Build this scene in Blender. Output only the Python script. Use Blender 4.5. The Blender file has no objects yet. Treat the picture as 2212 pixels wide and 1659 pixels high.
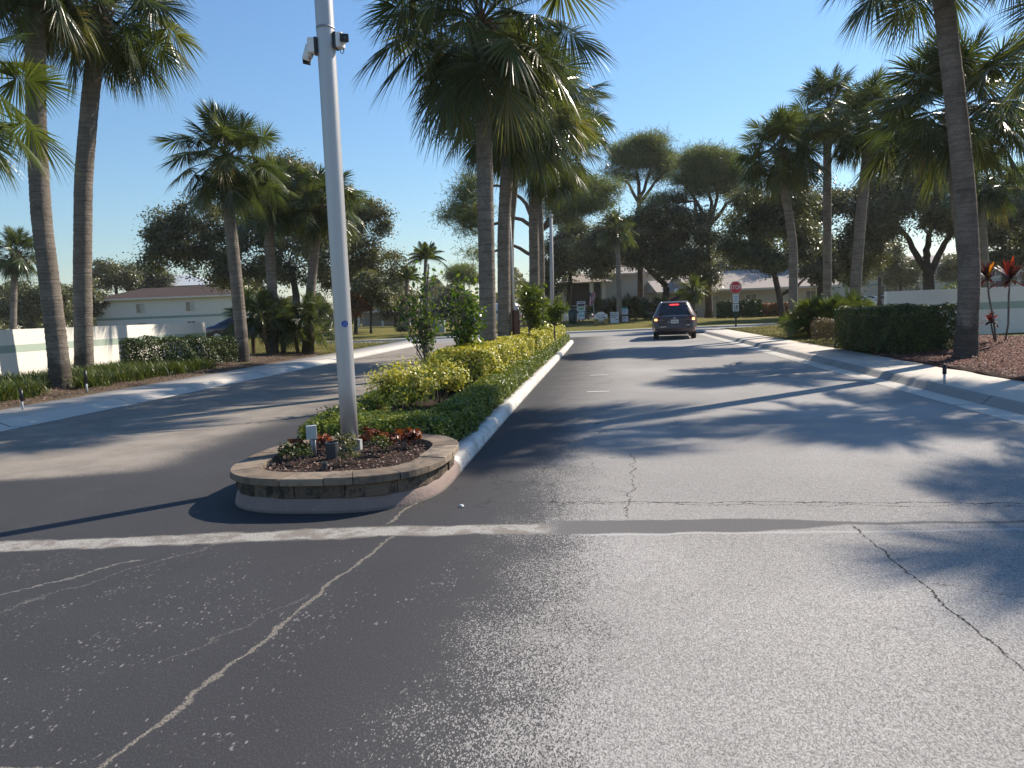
import bpy, math, random
import numpy as np
from mathutils import Matrix, Vector
rnd = random.Random(7)
RN = np.random.default_rng(7)
rad = math.radians
C = bpy.context.scene.collection
# ------------------------------------------------------------------ camera (measured from the photograph, frame 2212 x 1659)
F, CX, CY, CH = 1600.0, 1106.0, 829.5, 1.6
ROLL, PITCH = rad(2.35), math.atan(157 / 1600)
_cp, _sp, _cr, _sr = math.cos(PITCH), math.sin(PITCH), math.cos(ROLL), math.sin(ROLL)
fw = Vector((0, _cp, -_sp)); u0 = Vector((0, _sp, _cp)); r0 = Vector((1, 0, 0))
ir = r0 * _cr - u0 * _sr; iu = u0 * _cr + r0 * _sr
def ray(u, v): return fw + ir * ((u - CX) / F) - iu * ((v - CY) / F)
def gp(u, v, z=0.0):            # point on the level z seen at (u, v)
    d = ray(u, v); return Vector((0, 0, CH)) + d * ((z - CH) / d.z)
def ap(u, v, Y):                # point at forward distance Y seen at (u, v)
    d = ray(u, v); return Vector((0, 0, CH)) + d * (Y / d.y)
cam = bpy.data.cameras.new('camera'); cam.sensor_width = 36; cam.lens = 36 * F / 2212; cam.clip_end = 2000; cam.clip_start = .05
co = bpy.data.objects.new('camera', cam); C.objects.link(co)
co.matrix_world = Matrix(((ir.x, iu.x, -fw.x, 0), (ir.y, iu.y, -fw.y, 0), (ir.z, iu.z, -fw.z, CH), (0, 0, 0, 1)))
S = bpy.context.scene; S.camera = co
# ------------------------------------------------------------------ sky and sun
SUN_AZ, SUN_EL = rad(53), rad(38.5)          # clockwise from straight ahead
w = bpy.data.worlds.new('World'); S.world = w; w.use_nodes = True
wn = w.node_tree.nodes; bg = wn['Background']
sky = wn.new('ShaderNodeTexSky'); sky.sky_type = 'NISHITA'; sky.sun_disc = False
sky.sun_elevation = SUN_EL; sky.sun_rotation = SUN_AZ; sky.air_density = 1.5; sky.dust_density = 0.1; sky.ozone_density = 9.0
w.node_tree.links.new(sky.outputs[0], bg.inputs[0]); bg.inputs[1].default_value = 0.094
sl = bpy.data.lights.new('sun', 'SUN'); sl.energy = 4.7; sl.angle = rad(0.6); sl.color = (1.0, .89, .745)
so = bpy.data.objects.new('sun', sl); C.objects.link(so)
sdir = Vector((math.sin(SUN_AZ) * math.cos(SUN_EL), math.cos(SUN_AZ) * math.cos(SUN_EL), math.sin(SUN_EL)))
so.rotation_euler = sdir.to_track_quat('Z', 'Y').to_euler(); so.location = (20, 20, 30)
S.view_settings.view_transform = 'Standard'; S.view_settings.look = 'None'; S.view_settings.exposure = 0.68; S.view_settings.gamma = 1
S.cycles.max_bounces = 8; S.cycles.transparent_max_bounces = 8; S.cycles.caustics_reflective = False; S.cycles.caustics_refractive = False
# ------------------------------------------------------------------ material helpers
class G:
    def __init__(s, name):
        s.m = bpy.data.materials.new(name); s.m.use_nodes = True; s.nt = s.m.node_tree; s.nt.nodes.clear()
        s.out = s.nt.nodes.new('ShaderNodeOutputMaterial'); s._pos = None; s._obj = None
    def n(s, t, **k):
        x = s.nt.nodes.new(t)
        for a, b in k.items(): setattr(x, a, b)
        return x
    def set(s, sock, v):
        if isinstance(v, bpy.types.NodeSocket): s.nt.links.new(v, sock)
        elif v is not None:
            if sock.type == 'RGBA' and not hasattr(v, '__len__'): v = (v, v, v, 1)
            elif sock.type == 'RGBA' and len(v) == 3: v = (*v, 1)
            sock.default_value = v
    def math(s, op, a, b=None, c=None, clamp=False):
        x = s.n('ShaderNodeMath', operation=op, use_clamp=clamp)
        for i, v in enumerate((a, b, c)):
            if v is not None: s.set(x.inputs[i], v)
        return x.outputs[0]
    def add(s, a, b): return s.math('ADD', a, b)
    def sub(s, a, b): return s.math('SUBTRACT', a, b)
    def mul(s, a, b): return s.math('MULTIPLY', a, b)
    def lin(s, x, y, a, b, c): return s.add(s.add(s.mul(x, a), s.mul(y, b)), c)
    def step(s, v, lo, hi, a=0.0, b=1.0):
        x = s.n('ShaderNodeMapRange', interpolation_type='SMOOTHSTEP')
        for i, q in enumerate((v, lo, hi, a, b)): s.set(x.inputs[i], q)
        return x.outputs[0]
    def pos(s):
        if s._pos is None: s._pos = s.n('ShaderNodeNewGeometry').outputs['Position']
        return s._pos
    def obj(s):
        if s._obj is None: s._obj = s.n('ShaderNodeTexCoord').outputs['Object']
        return s._obj
    def xyz(s, v):
        x = s.n('ShaderNodeSeparateXYZ'); s.set(x.inputs[0], v); return x.outputs
    def comb(s, x, y, z):
        c = s.n('ShaderNodeCombineXYZ')
        for i, q in enumerate((x, y, z)): s.set(c.inputs[i], q)
        return c.outputs[0]
    def scale(s, v, k):
        m = s.n('ShaderNodeVectorMath', operation='MULTIPLY'); s.set(m.inputs[0], v); m.inputs[1].default_value = k; return m.outputs[0]
    def noise(s, sc, det=3, rough=.55, vec=None, dist=0):
        x = s.n('ShaderNodeTexNoise'); s.set(x.inputs['Vector'], vec if vec is not None else s.pos())
        x.inputs['Scale'].default_value = sc; x.inputs['Detail'].default_value = det; x.inputs['Roughness'].default_value = rough
        x.inputs['Distortion'].default_value = dist
        return x.outputs['Fac']
    def vor(s, sc, vec=None, feat='F1', out='Distance'):
        x = s.n('ShaderNodeTexVoronoi', feature=feat); s.set(x.inputs['Vector'], vec if vec is not None else s.pos())
        x.inputs['Scale'].default_value = sc
        return x.outputs[out]
    def attr(s, nm='var'):
        x = s.n('ShaderNodeAttribute', attribute_name=nm); return x.outputs['Fac']
    def ramp(s, f, stops):
        x = s.n('ShaderNodeValToRGB'); e = x.color_ramp.elements
        while len(e) < len(stops): e.new(.5)
        for q, (p, c) in zip(e, stops): q.position = p; q.color = (*c, 1) if hasattr(c, '__len__') else (c, c, c, 1)
        s.set(x.inputs[0], f); return x.outputs[0]
    def mix(s, f, a, b, mode='MIX'):
        x = s.n('ShaderNodeMix', data_type='RGBA', blend_type=mode)
        s.set(x.inputs[0], f); s.set(x.inputs[6], a); s.set(x.inputs[7], b); return x.outputs[2]
    def bump(s, h, st=.3, d=.02):
        x = s.n('ShaderNodeBump'); x.inputs['Strength'].default_value = st; x.inputs['Distance'].default_value = d
        s.set(x.inputs['Height'], h); return x.outputs[0]
    def pbr(s, col, rough=.7, metal=0, normal=None, spec=.5, coat=0, emis=None, es=0):
        b = s.n('ShaderNodeBsdfPrincipled')
        s.set(b.inputs['Base Color'], col); s.set(b.inputs['Roughness'], rough); s.set(b.inputs['Metallic'], metal)
        s.set(b.inputs['Specular IOR Level'], spec)
        if coat: s.set(b.inputs['Coat Weight'], coat); b.inputs['Coat Roughness'].default_value = .04
        if normal is not None: s.set(b.inputs['Normal'], normal)
        if emis is not None: s.set(b.inputs['Emission Color'], emis); b.inputs['Emission Strength'].default_value = es
        s.nt.links.new(b.outputs[0], s.out.inputs[0]); return b
def plain(name, col, rough=.6, metal=0, var=.12, spec=.5, coat=0, emis=None, es=0, nsc=6.0):
    g = G(name); n = g.noise(nsc, 4, .6, g.obj())
    c = g.mix(n, tuple(k * (1 - var) for k in col), tuple(min(1, k * (1 + var)) for k in col))
    g.pbr(c, rough, metal, g.bump(g.noise(nsc * 8, 3, .6, g.obj()), .06, .01), spec, coat, emis, es); return g.m
def leafmat(name, stops, rough=.42, tr=.3, spec=.5):
    g = G(name); v = g.attr(); c = g.ramp(v, stops)
    b = g.pbr(c, rough, 0, None, spec)
    t = g.n('ShaderNodeBsdfTranslucent'); g.set(t.inputs[0], g.mix(1.0, c, (1.0, .95, .45), 'MULTIPLY'))
    m = g.n('ShaderNodeMixShader'); m.inputs[0].default_value = tr
    g.nt.links.new(b.outputs[0], m.inputs[1]); g.nt.links.new(t.outputs[0], m.inputs[2]); g.nt.links.new(m.outputs[0], g.out.inputs[0])
    return g.m
# road frame: t across (right positive), s along
TH = math.atan(.125); ct, st_ = math.cos(TH), math.sin(TH)
def W(t, s, z=0.0): return Vector((t * ct + s * st_, -t * st_ + s * ct, z))
def TS(x, y): return (x * ct - y * st_, x * st_ + y * ct)

def asphalt(name, cross=False):
    g = G(name); p = g.pos(); X, Y, _ = g.xyz(p)
    t = g.lin(X, Y, ct, -st_, 0.0); s = g.lin(X, Y, st_, ct, 0.0)
    flat = g.comb(X, Y, 0.0); sq = g.comb(X, g.mul(Y, .5), 0.0)
    nbig = g.noise(.3, 3, .5, flat); nmid = g.noise(1.6, 4, .6, flat)
    ag = g.vor(240, sq, 'F1', 'Color'); agx = g.xyz(ag)[0]
    fine = g.noise(150, 3, .65, sq)
    # aggregate tone of the worn surface
    grain = g.ramp(g.add(g.mul(agx, .55), g.mul(fine, .45)), [(.25, (.19, .182, .17)), (.5, (.325, .312, .293)), (.75, (.49, .47, .44))])
    smooth = g.mix(nmid, (.30, .29, .276), (.375, .363, .345))
    nearY = g.step(Y, 3.0, 14.0)
    light = g.mix(nearY, grain, smooth)
    light = g.mix(g.step(nbig, .35, .65), g.mix(1.0, light, (.86, .86, .87), 'MULTIPLY'), light)
    if cross:
        b = g.pbr(g.mix(nmid, (.20, .19, .18), (.29, .28, .265)), .85, 0, g.bump(fine, .3, .01)); return g.m
    tan = g.mix(g.step(nmid, .3, .7), (.19, .17, .148), (.31, .275, .235))
    tan = g.mix(.35, tan, g.mix(1.0, grain, (.75, .70, .64), 'MULTIPLY'))
    base = g.mix(g.step(t, -4.4, -3.0), tan, light)
    # dark sealer
    rb = g.add(-.26, g.add(g.mul(g.sub(nmid, .5), 1.0), g.mul(g.sub(nbig, .5), .9)))
    rdist = g.sub(t, rb)                                    # >0 worn light
    lb = g.add(-5.6, g.add(g.mul(g.sub(nbig, .5), 2.6), g.mul(g.step(s, 5.0, 7.8, 1.0, 0.0), -7.0)))
    lb = g.add(lb, g.mul(g.step(s, 8.0, 20.0), 1.6))
    ldist = g.sub(lb, t)
    worn = g.math('MAXIMUM', g.step(rdist, -1.15, 1.0), g.step(ldist, -.9, .8))
    spk = g.noise(62, 4, .75, g.comb(X, g.mul(Y, .42), 0.0))
    cr = g.xyz(g.vor(200, g.comb(X, g.mul(Y, .5), 0.0), 'F1', 'Color'))[0]; cr = g.add(g.mul(cr, .75), g.mul(spk, .25))
    wn = g.step(worn, .02, .95, .06, 1.0)
    near = g.mul(g.step(g.sub(cr, wn), -.05, .03, 1.0, 0.0), g.step(worn, 0.0, .04))
    mask = g.mix(g.step(Y, 6.0, 16.0), g.add(g.mul(near, .8), g.mul(worn, .2)), worn)
    # flecks where the sealer flaked off
    cl = g.noise(1.0, 4, .72, g.comb(g.lin(X, Y, 2.0, -.75, 0.0), g.lin(X, Y, .35, .55, 0.0), 0.0))
    fl = g.noise(40, 2, .6, g.scale(flat, (1, .55, 1)))
    fv = g.comb(X, g.mul(Y, .55), 0.0); fr_ = g.xyz(g.vor(42, fv, 'F1', 'Color'))[0]; fd = g.vor(42, fv, 'F1', 'Distance')
    flk = g.mul(g.step(fd, .16, .34, 1.0, 0.0), g.step(g.add(g.mul(fr_, .35), g.mul(cl, .9)), .74, .80))
    flk = g.math('MAXIMUM', flk, g.step(g.add(fl, g.mul(cl, .52)), .935, .96))
    flk = g.mul(flk, g.mul(g.step(Y, 4.6, 5.4, .8, .25), g.step(g.noise(5, 3, .6, flat), .38, .58, .25, 1.0)))
    mask = g.math('MAXIMUM', mask, g.mul(flk, .72))
    seal = g.mix(nmid, (.029, .029, .032), (.046, .046, .050))
    seal = g.mix(g.step(fine, .5, .75), seal, (.085, .085, .088))
    col = g.mix(mask, seal, base)
    # patched trench across the road
    wob = g.mul(g.sub(g.noise(2.2, 4, .6, flat), .5), .16)
    yc = g.sub(5.42, g.mul(g.math('MAXIMUM', g.add(X, .9), 0.0), .10))
    dy = g.add(g.sub(Y, yc), wob)
    ady = g.math('ABSOLUTE', dy)
    wsel = g.step(X, .12, .34, 1.0, 0.0)
    edge = g.add(g.mul(g.sub(fine, .5), .14), g.mul(g.sub(g.noise(9, 3, .6, flat), .5), .09))
    strip = g.step(g.add(ady, edge), .10, .15, 1.0, 0.0)
    wht = g.mix(g.step(fine, .36, .62), (.13, .125, .115), (.46, .44, .40))
    wht = g.mix(g.step(g.noise(4.5, 4, .7, flat), .40, .56), g.mix(.72, wht, (.15, .125, .105)), wht)
    col = g.mix(g.mul(strip, wsel), col, wht)
    pw = g.add(.02, g.mul(g.step(X, 1.6, 2.5, 1.0, 0.0), .13))
    pat = g.mul(g.step(g.sub(g.math('ABSOLUTE', g.sub(dy, .04)), pw), -.01, .03, 1.0, 0.0), g.step(X, .2, .36))
    pat = g.mul(pat, g.step(X, 4.4, 4.9, 1.0, 0.0))
    col = g.mix(g.mul(pat, .9), col, g.mix(fine, (.10, .098, .097), (.155, .15, .148)))
    lip = g.mul(g.step(g.math('ABSOLUTE', g.add(dy, .145)), .012, .03, 1.0, 0.0), g.step(X, .3, .6))
    col = g.mix(g.mul(lip, .7), col, (.42, .41, .39))
    # cracks
    hgt = g.mul(mask, .5)
    def crack(col, a, b, wd, tone, amp=.10, sc=3.0, tones=None):
        dx, dyv = b[0] - a[0], b[1] - a[1]; L = math.hypot(dx, dyv); nx, ny = -dyv / L, dx / L; ux, uy = dx / L, dyv / L
        d = g.lin(X, Y, nx, ny, -(nx * a[0] + ny * a[1]))
        d = g.add(d, g.mul(g.sub(g.noise(sc, 5, .62, flat), .5), amp))
        d = g.add(d, g.mul(g.sub(g.noise(22, 4, .7, flat), .5), amp * .28))
        al = g.lin(X, Y, ux, uy, -(ux * a[0] + uy * a[1]))
        wv = g.mul(wd, g.add(-.25, g.mul(g.noise(7, 4, .7, flat), 2.3)))
        m = g.step(g.sub(g.math('ABSOLUTE', d), wv), -.004, .004, 1.0, 0.0)
        m = g.mul(m, g.mul(g.step(al, -.02, .05), g.step(al, L - .05, L + .02, 1.0, 0.0)))
        return g.mix(m, col, tones if tones is not None else tone), m
    sand = g.mix(g.step(fine, .4, .62), (.08, .072, .063), (.27, .24, .20))
    col, _ = crack(col, (-.93, 5.3), (-1.62, 2.3), .014, None, .19, 2.6, sand)
    col, _ = crack(col, (-1.2, 4.2), (-1.7, 3.4), .006, (.10, .095, .09), .3, 3.1)
    col, _ = crack(col, (2.28, 4.0), (3.2, 3.3), .004, (.05, .05, .05), .3, 3.1)
    col, _ = crack(col, (-.86, 6.35), (-1.0, 5.6), .016, None, .2, 3.0, sand)
    col, _ = crack(col, (2.36, 5.1), (2.1, 2.9), .0055, (.03, .03, .03), .17, 2.6)
    col, _ = crack(col, (1.30, 8.0), (.85, 5.5), .006, (.04, .03, .03), .30, 2.6)
    col, _ = crack(col, (-.85, 6.25), (4.6, 5.35), .007, (.03, .03, .03), .22, 2.8)
    col, _ = crack(col, (.5, 6.0), (4.6, 5.25), .005, (.045, .045, .045), .3, 2.2)
    col, _ = crack(col, (-2.35, 2.72), (-1.75, 2.55), .014, None, .15, 3.4, sand)
    col, _ = crack(col, (-3.3, 4.3), (-2.6, 5.0), .010, None, .28, 3.4, (.17, .16, .15))
    col, _ = crack(col, (-2.2, 5.3), (-3.2, 3.9), .006, None, .4, 3.0, (.13, .125, .12))
    # hairline network in the sealed strip beside the median kerb
    vs = g.comb(g.add(X, g.mul(g.noise(3, 3, .6, flat), .5)), g.add(Y, g.mul(g.noise(3.3, 3, .6, flat), .5)), 0.0)
    ve = g.vor(1.7, vs, 'DISTANCE_TO_EDGE')
    hl = g.mul(g.step(ve, .004, .014, 1.0, 0.0), g.mul(g.step(t, -.1, .5, 1.0, 0.0), g.mul(g.step(s, 5.4, 6.2), g.step(g.noise(1.1, 3, .6, flat), .42, .6))))
    hl = g.mul(hl, g.step(t, -1.9, -1.5))
    col = g.mix(g.mul(hl, .75), col, (.012, .012, .013))
    hl2 = g.mul(g.step(ve, .004, .012, 1.0, 0.0), g.mul(g.step(t, .8, 1.4), g.step(g.noise(.7, 3, .6, flat), .55, .66)))
    col = g.mix(g.mul(hl2, .35), col, (.06, .06, .06))
    col = g.mix(g.mul(g.step(nbig, .45, .70), .30), col, g.mix(1.0, col, (1.35, 1.35, 1.4), 'MULTIPLY'))
    bmp = g.bump(g.add(g.mul(agx, .35), g.add(g.mul(fine, .5), hgt)), .35, .008)
    ro = g.mix(mask, .62, .9)
    g.pbr(col, g.math('ADD', g.mul(mask, .2), .78), 0, bmp, g.math('SUBTRACT', .30, g.mul(mask, .25))); return g.m
def concrete(name, a, b, stain=(.12, .11, .10), joints=None):
    g = G(name); n = g.noise(1.2, 5, .65); f = g.noise(40, 4, .7)
    c = g.mix(n, a, b); c = g.mix(g.mul(g.step(g.noise(.7, 5, .7), .52, .75), .45), c, stain)
    c = g.mix(g.mul(f, .25), c, g.mix(1.0, c, (.6, .6, .6), 'MULTIPLY'))
    X, Y, Z = g.xyz(g.pos())
    if joints:
        s = g.lin(X, Y, st_, ct, 0.0)
        fr = g.math('ABSOLUTE', g.sub(g.math('FRACT', g.mul(s, 1 / joints)), .5))
        c = g.mix(g.step(fr, .004, .010, .75, 0.0), c, (.10, .095, .09))
    g.pbr(c, .88, 0, g.bump(g.add(f, n), .3, .01)); return g.m
def grassmat(name, cols, dry):
    g = G(name); X, Y, _ = g.xyz(g.pos())
    n = g.noise(.45, 5, .65); f = g.noise(9, 5, .75); ff = g.noise(45, 3, .7)
    c = g.ramp(g.add(g.mul(n, .5), g.mul(f, .5)), cols)
    c = g.mix(g.mul(g.step(g.noise(.9, 5, .7), .45, .65), dry), c, (.24, .17, .065))
    c = g.mix(g.step(ff, .35, .65), g.mix(1.0, c, (.45, .45, .45), 'MULTIPLY'), c)
    g.pbr(c, .95, 0, g.bump(g.add(ff, f), .9, .05), .15); return g.m
def mulchmat(name, a, b):
    g = G(name); v = g.xyz(g.vor(28, None, 'F1', 'Color'))[0]; n = g.noise(60, 3, .7)
    c = g.mix(v, a, b); c = g.mix(g.step(n, .35, .6), g.mix(1.0, c, (.35, .35, .35), 'MULTIPLY'), c)
    g.pbr(c, .9, 0, g.bump(g.add(v, n), 1, .04), .2); return g.m
def barkmat(name, a, b, ring=0.0):
    g = G(name); X, Y, Z = g.xyz(g.pos())
    n = g.noise(3, 5, .7); f = g.noise(14, 5, .75, g.scale(g.pos(), (1, 1, 3.2 if ring else .35)))
    c = g.mix(g.step(g.add(g.mul(n, .4), g.mul(f, .6)), .32, .66), a, b)
    if ring:
        rg = g.noise(1.0, 3, .6, g.comb(g.mul(X, .8), g.mul(Y, .8), g.mul(Z, 16.0)))
        c = g.mix(g.mul(g.step(rg, .55, .40, 0.0, 1.0), .32), c, tuple(k * .4 for k in a))
        h = g.add(f, rg)
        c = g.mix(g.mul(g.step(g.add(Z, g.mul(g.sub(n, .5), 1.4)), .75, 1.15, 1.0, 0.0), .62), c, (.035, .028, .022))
    else: h = f
    bl = g.noise(.9, 4, .6); c = g.mix(g.mul(g.step(bl, .56, .70), .5), c, tuple(k * .5 for k in a))
    g.pbr(c, .93, 0, g.bump(h, .9, .04), .2); return g.m
M = {}
M['road'] = asphalt('worn_asphalt'); M['cross'] = asphalt('cross_asphalt', True)
M['walk'] = concrete('sidewalk_concrete', (.45, .405, .355), (.57, .525, .465), (.27, .235, .20), 1.6)
M['gutter'] = concrete('gutter_concrete', (.50, .47, .42), (.62, .59, .53), (.30, .27, .23), 3.2)
M['rollkerb_shade'] = concrete('shaded_kerb_concrete', (.24, .23, .215), (.35, .335, .31), (.12, .11, .10), 3.2)  # toned darker than the gutter: shade of the sun-averted kerb face painted in
M['grass'] = grassmat('lawn_grass', [(.25, (.10, .105, .022)), (.5, (.21, .195, .042)), (.75, (.32, .27, .075))], .45)
M['far'] = grassmat('far_ground', [(.25, (.04, .045, .015)), (.5, (.07, .075, .02)), (.75, (.11, .105, .03))], .3)
M['mulch'] = mulchmat('red_mulch', (.10, .036, .025), (.29, .125, .09))
M['soil'] = mulchmat('dark_soil', (.035, .022, .017), (.10, .062, .045))
M['dirt'] = mulchmat('pale_dirt', (.10, .07, .045), (.27, .20, .14))
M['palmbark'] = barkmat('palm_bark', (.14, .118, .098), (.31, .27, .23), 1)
M['boot'] = barkmat('palm_boot', (.06, .04, .028), (.20, .13, .085))
M['oakbark'] = barkmat('oak_bark', (.025, .021, .018), (.075, .063, .052))
M['pinebark'] = barkmat('pine_bark', (.05, .033, .026), (.15, .105, .085))
M['stem'] = barkmat('pale_stem', (.10, .08, .065), (.25, .21, .18))
M['palm'] = leafmat('palm_leaf', [(0, (.034, .053, .021)), (.5, (.074, .105, .034)), (.85, (.15, .175, .055)), (1, (.26, .22, .09))], .27, .5, .8)
M['palm_y'] = leafmat('palm_leaf_bright', [(0, (.045, .075, .018)), (.5, (.10, .14, .028)), (1, (.22, .24, .05))], .30, .45, .6)
M['oak'] = leafmat('oak_leaf', [(0, (.058, .070, .036)), (.5, (.128, .142, .075)), (1, (.32, .32, .18))], .36, .52)
M['oak_l'] = leafmat('olive_leaf', [(0, (.06, .075, .03)), (.5, (.13, .14, .06)), (1, (.27, .26, .12))], .45, .4)
M['pine'] = leafmat('pine_needle', [(0, (.06, .09, .04)), (.5, (.14, .19, .075)), (1, (.32, .34, .12))], .5, .5)
M['hedge'] = leafmat('hedge_leaf', [(0, (.018, .034, .008)), (.5, (.046, .078, .015)), (1, (.13, .16, .03))], .42, .28, .4)
M['border'] = leafmat('border_hedge_leaf', [(0, (.05, .08, .016)), (.5, (.145, .20, .034)), (1, (.34, .36, .07))], .42, .38, .35)
M['yellow'] = leafmat('golden_leaf', [(0, (.07, .11, .015)), (.22, (.24, .27, .028)), (.5, (.54, .51, .06)), (1, (.78, .72, .24))], .4, .38)
M['lime'] = leafmat('citrus_leaf', [(0, (.05, .09, .012)), (.5, (.13, .19, .018)), (1, (.34, .36, .04))], .32, .48)
M['young'] = leafmat('glossy_leaf', [(0, (.03, .07, .012)), (.5, (.09, .17, .022)), (1, (.27, .36, .045))], .26, .58, .6)
M['brown_l'] = leafmat('brown_hedge_leaf', [(0, (.05, .04, .016)), (.5, (.12, .085, .04)), (1, (.22, .18, .10))], .5, .25)
M['orange_l'] = leafmat('orange_leaf', [(0, (.07, .045, .02)), (.5, (.24, .10, .03)), (1, (.42, .19, .05))], .5, .3)
M['copper'] = leafmat('copper_leaf', [(0, (.05, .012, .008)), (.5, (.17, .035, .013)), (1, (.38, .11, .025))], .4, .35)
M['ti'] = leafmat('ti_leaf', [(0, (.03, .012, .016)), (.45, (.13, .012, .02)), (.8, (.5, .05, .02)), (1, (.75, .28, .03))], .3, .45)
M['lir'] = leafmat('border_grass', [(0, (.03, .055, .012)), (.5, (.085, .13, .025)), (1, (.26, .26, .08))], .4, .35)
M['lawnblade'] = leafmat('lawn_blade', [(0, (.06, .065, .015)), (.5, (.12, .12, .03)), (1, (.26, .21, .07))], .7, .3)
M['chip'] = leafmat('mulch_chip', [(0, (.05, .022, .016)), (.5, (.15, .075, .055)), (1, (.42, .30, .24))], .7, 0.0)
M['stucco'] = plain('white_stucco', (.84, .80, .72), .9, 0, .05, .3, nsc=3)
M['stripe'] = plain('green_band', (.40, .48, .40), .85, 0, .06, .3)
M['alu'] = plain('brushed_aluminium', (.46, .45, .45), .46, .55, .05, nsc=3)
M['steel'] = plain('grey_steel', (.30, .31, .32), .5, .6)
M['white'] = plain('white_plastic', (.75, .75, .74), .4, 0, .04)
M['black'] = plain('black_plastic', (.015, .015, .016), .4)
M['blk2'] = plain('dark_charcoal', (.04, .042, .045), .55)
M['box'] = plain('grey_enamel', (.42, .45, .46), .45)
M['conc2'] = plain('grey_concrete', (.36, .35, .33), .9, 0, .15)
M['blue'] = plain('blue_sticker', (.02, .07, .38), .4)
M['lblue'] = plain('pale_blue_print', (.18, .28, .55), .5)
M['wood'] = plain('brown_wood', (.10, .042, .028), .6, 0, .2)
M['red'] = plain('sign_red', (.56, .014, .035), .45)
M['signw'] = plain('sign_white', (.60, .62, .64), .5, 0, .04)
M['signgrey'] = plain('sign_pale', (.50, .53, .55), .55)
M['dkgreen'] = plain('dark_green_paint', (.015, .05, .04), .5)
M['teal'] = plain('sign_teal', (.10, .38, .42), .5)
M['sgreen'] = plain('sign_green', (.06, .30, .10), .5)
M['navy'] = plain('navy_print', (.02, .03, .07), .5)
M['ink'] = plain('black_print', (.012, .012, .014), .6)
M['bin'] = plain('green_bin', (.02, .045, .045), .5)
M['iron'] = plain('black_iron', (.012, .012, .012), .5)
M['globe'] = plain('lamp_globe', (.85, .84, .80), .25, 0, .02)
M['glassd'] = plain('dark_glass', (.012, .014, .018), .06, 0, .02, .8)
M['winglass'] = plain('window_glass', (.05, .055, .065), .12, 0, .1, .8)
M['curtain'] = plain('window_blind', (.45, .44, .42), .7)
M['frame'] = plain('window_frame', (.6, .58, .53), .6)
M['brnroof'] = G('brown_shingle')
def _shingle(g, a, b):
    X, Y, Z = g.xyz(g.pos()); n = g.noise(2, 5, .7); f = g.noise(18, 3, .7)
    ln = g.math('FRACT', g.mul(Z, 9.0)); c = g.mix(g.mul(g.add(n, f), .5), a, b)
    c = g.mix(g.step(ln, .0, .18, .35, 0.0), c, tuple(k * .5 for k in a)); g.pbr(c, .95, 0, g.bump(f, .5, .02), .2); return g.m
M['brnroof'] = _shingle(M['brnroof'], (.050, .033, .029), (.080, .055, .048))
M['taupe'] = _shingle(G('taupe_shingle'), (.34, .30, .27), (.46, .405, .365))
M['wallw'] = plain('offwhite_render', (.62, .60, .56), .9, 0, .05)
M['wallb'] = plain('beige_siding', (.50, .44, .35), .9, 0, .06)
M['wallg'] = plain('pale_green_render', (.22, .30, .27), .9, 0, .06)
M['paint'] = plain('dark_grey_paint', (.060, .044, .045), .42, .3, .05, coat=.4)
M['paintn'] = plain('navy_car_paint', (.012, .018, .04), .28, .4, .05, coat=1)
M['paintw'] = plain('white_car_paint', (.75, .75, .75), .3, 0, .03, coat=1)
M['paints'] = plain('silver_car_paint', (.45, .46, .48), .3, .6, .03, coat=1)
M['tyre'] = plain('tyre_rubber', (.018, .018, .019), .85)
M['rim'] = plain('alloy_rim', (.40, .40, .42), .35, .9)
M['chrome'] = plain('chrome', (.65, .66, .68), .15, 1.0)
M['lens'] = plain('red_lens', (.25, .008, .012), .2, 0, .1, coat=1)
M['lit'] = plain('lit_lamp', (.9, .2, .05), .3, emis=(1, .35, .08), es=6.0)
M['litr'] = plain('lit_brake_strip', (.8, .03, .03), .3, emis=(1, .05, .05), es=1.6)
M['plate'] = plain('number_plate', (.55, .57, .56), .5)
M['trim'] = plain('black_trim', (.02, .02, .022), .55)
M['bloom'] = plain('red_flower', (.6, .01, .015), .6)
M['yline'] = plain('worn_yellow_paint', (.45, .30, .05), .8, 0, .3, nsc=9)
M['wline'] = plain('worn_white_paint', (.55, .54, .50), .8, 0, .3, nsc=9)
M['util'] = plain('utility_grey_green', (.30, .32, .27), .6)
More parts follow.
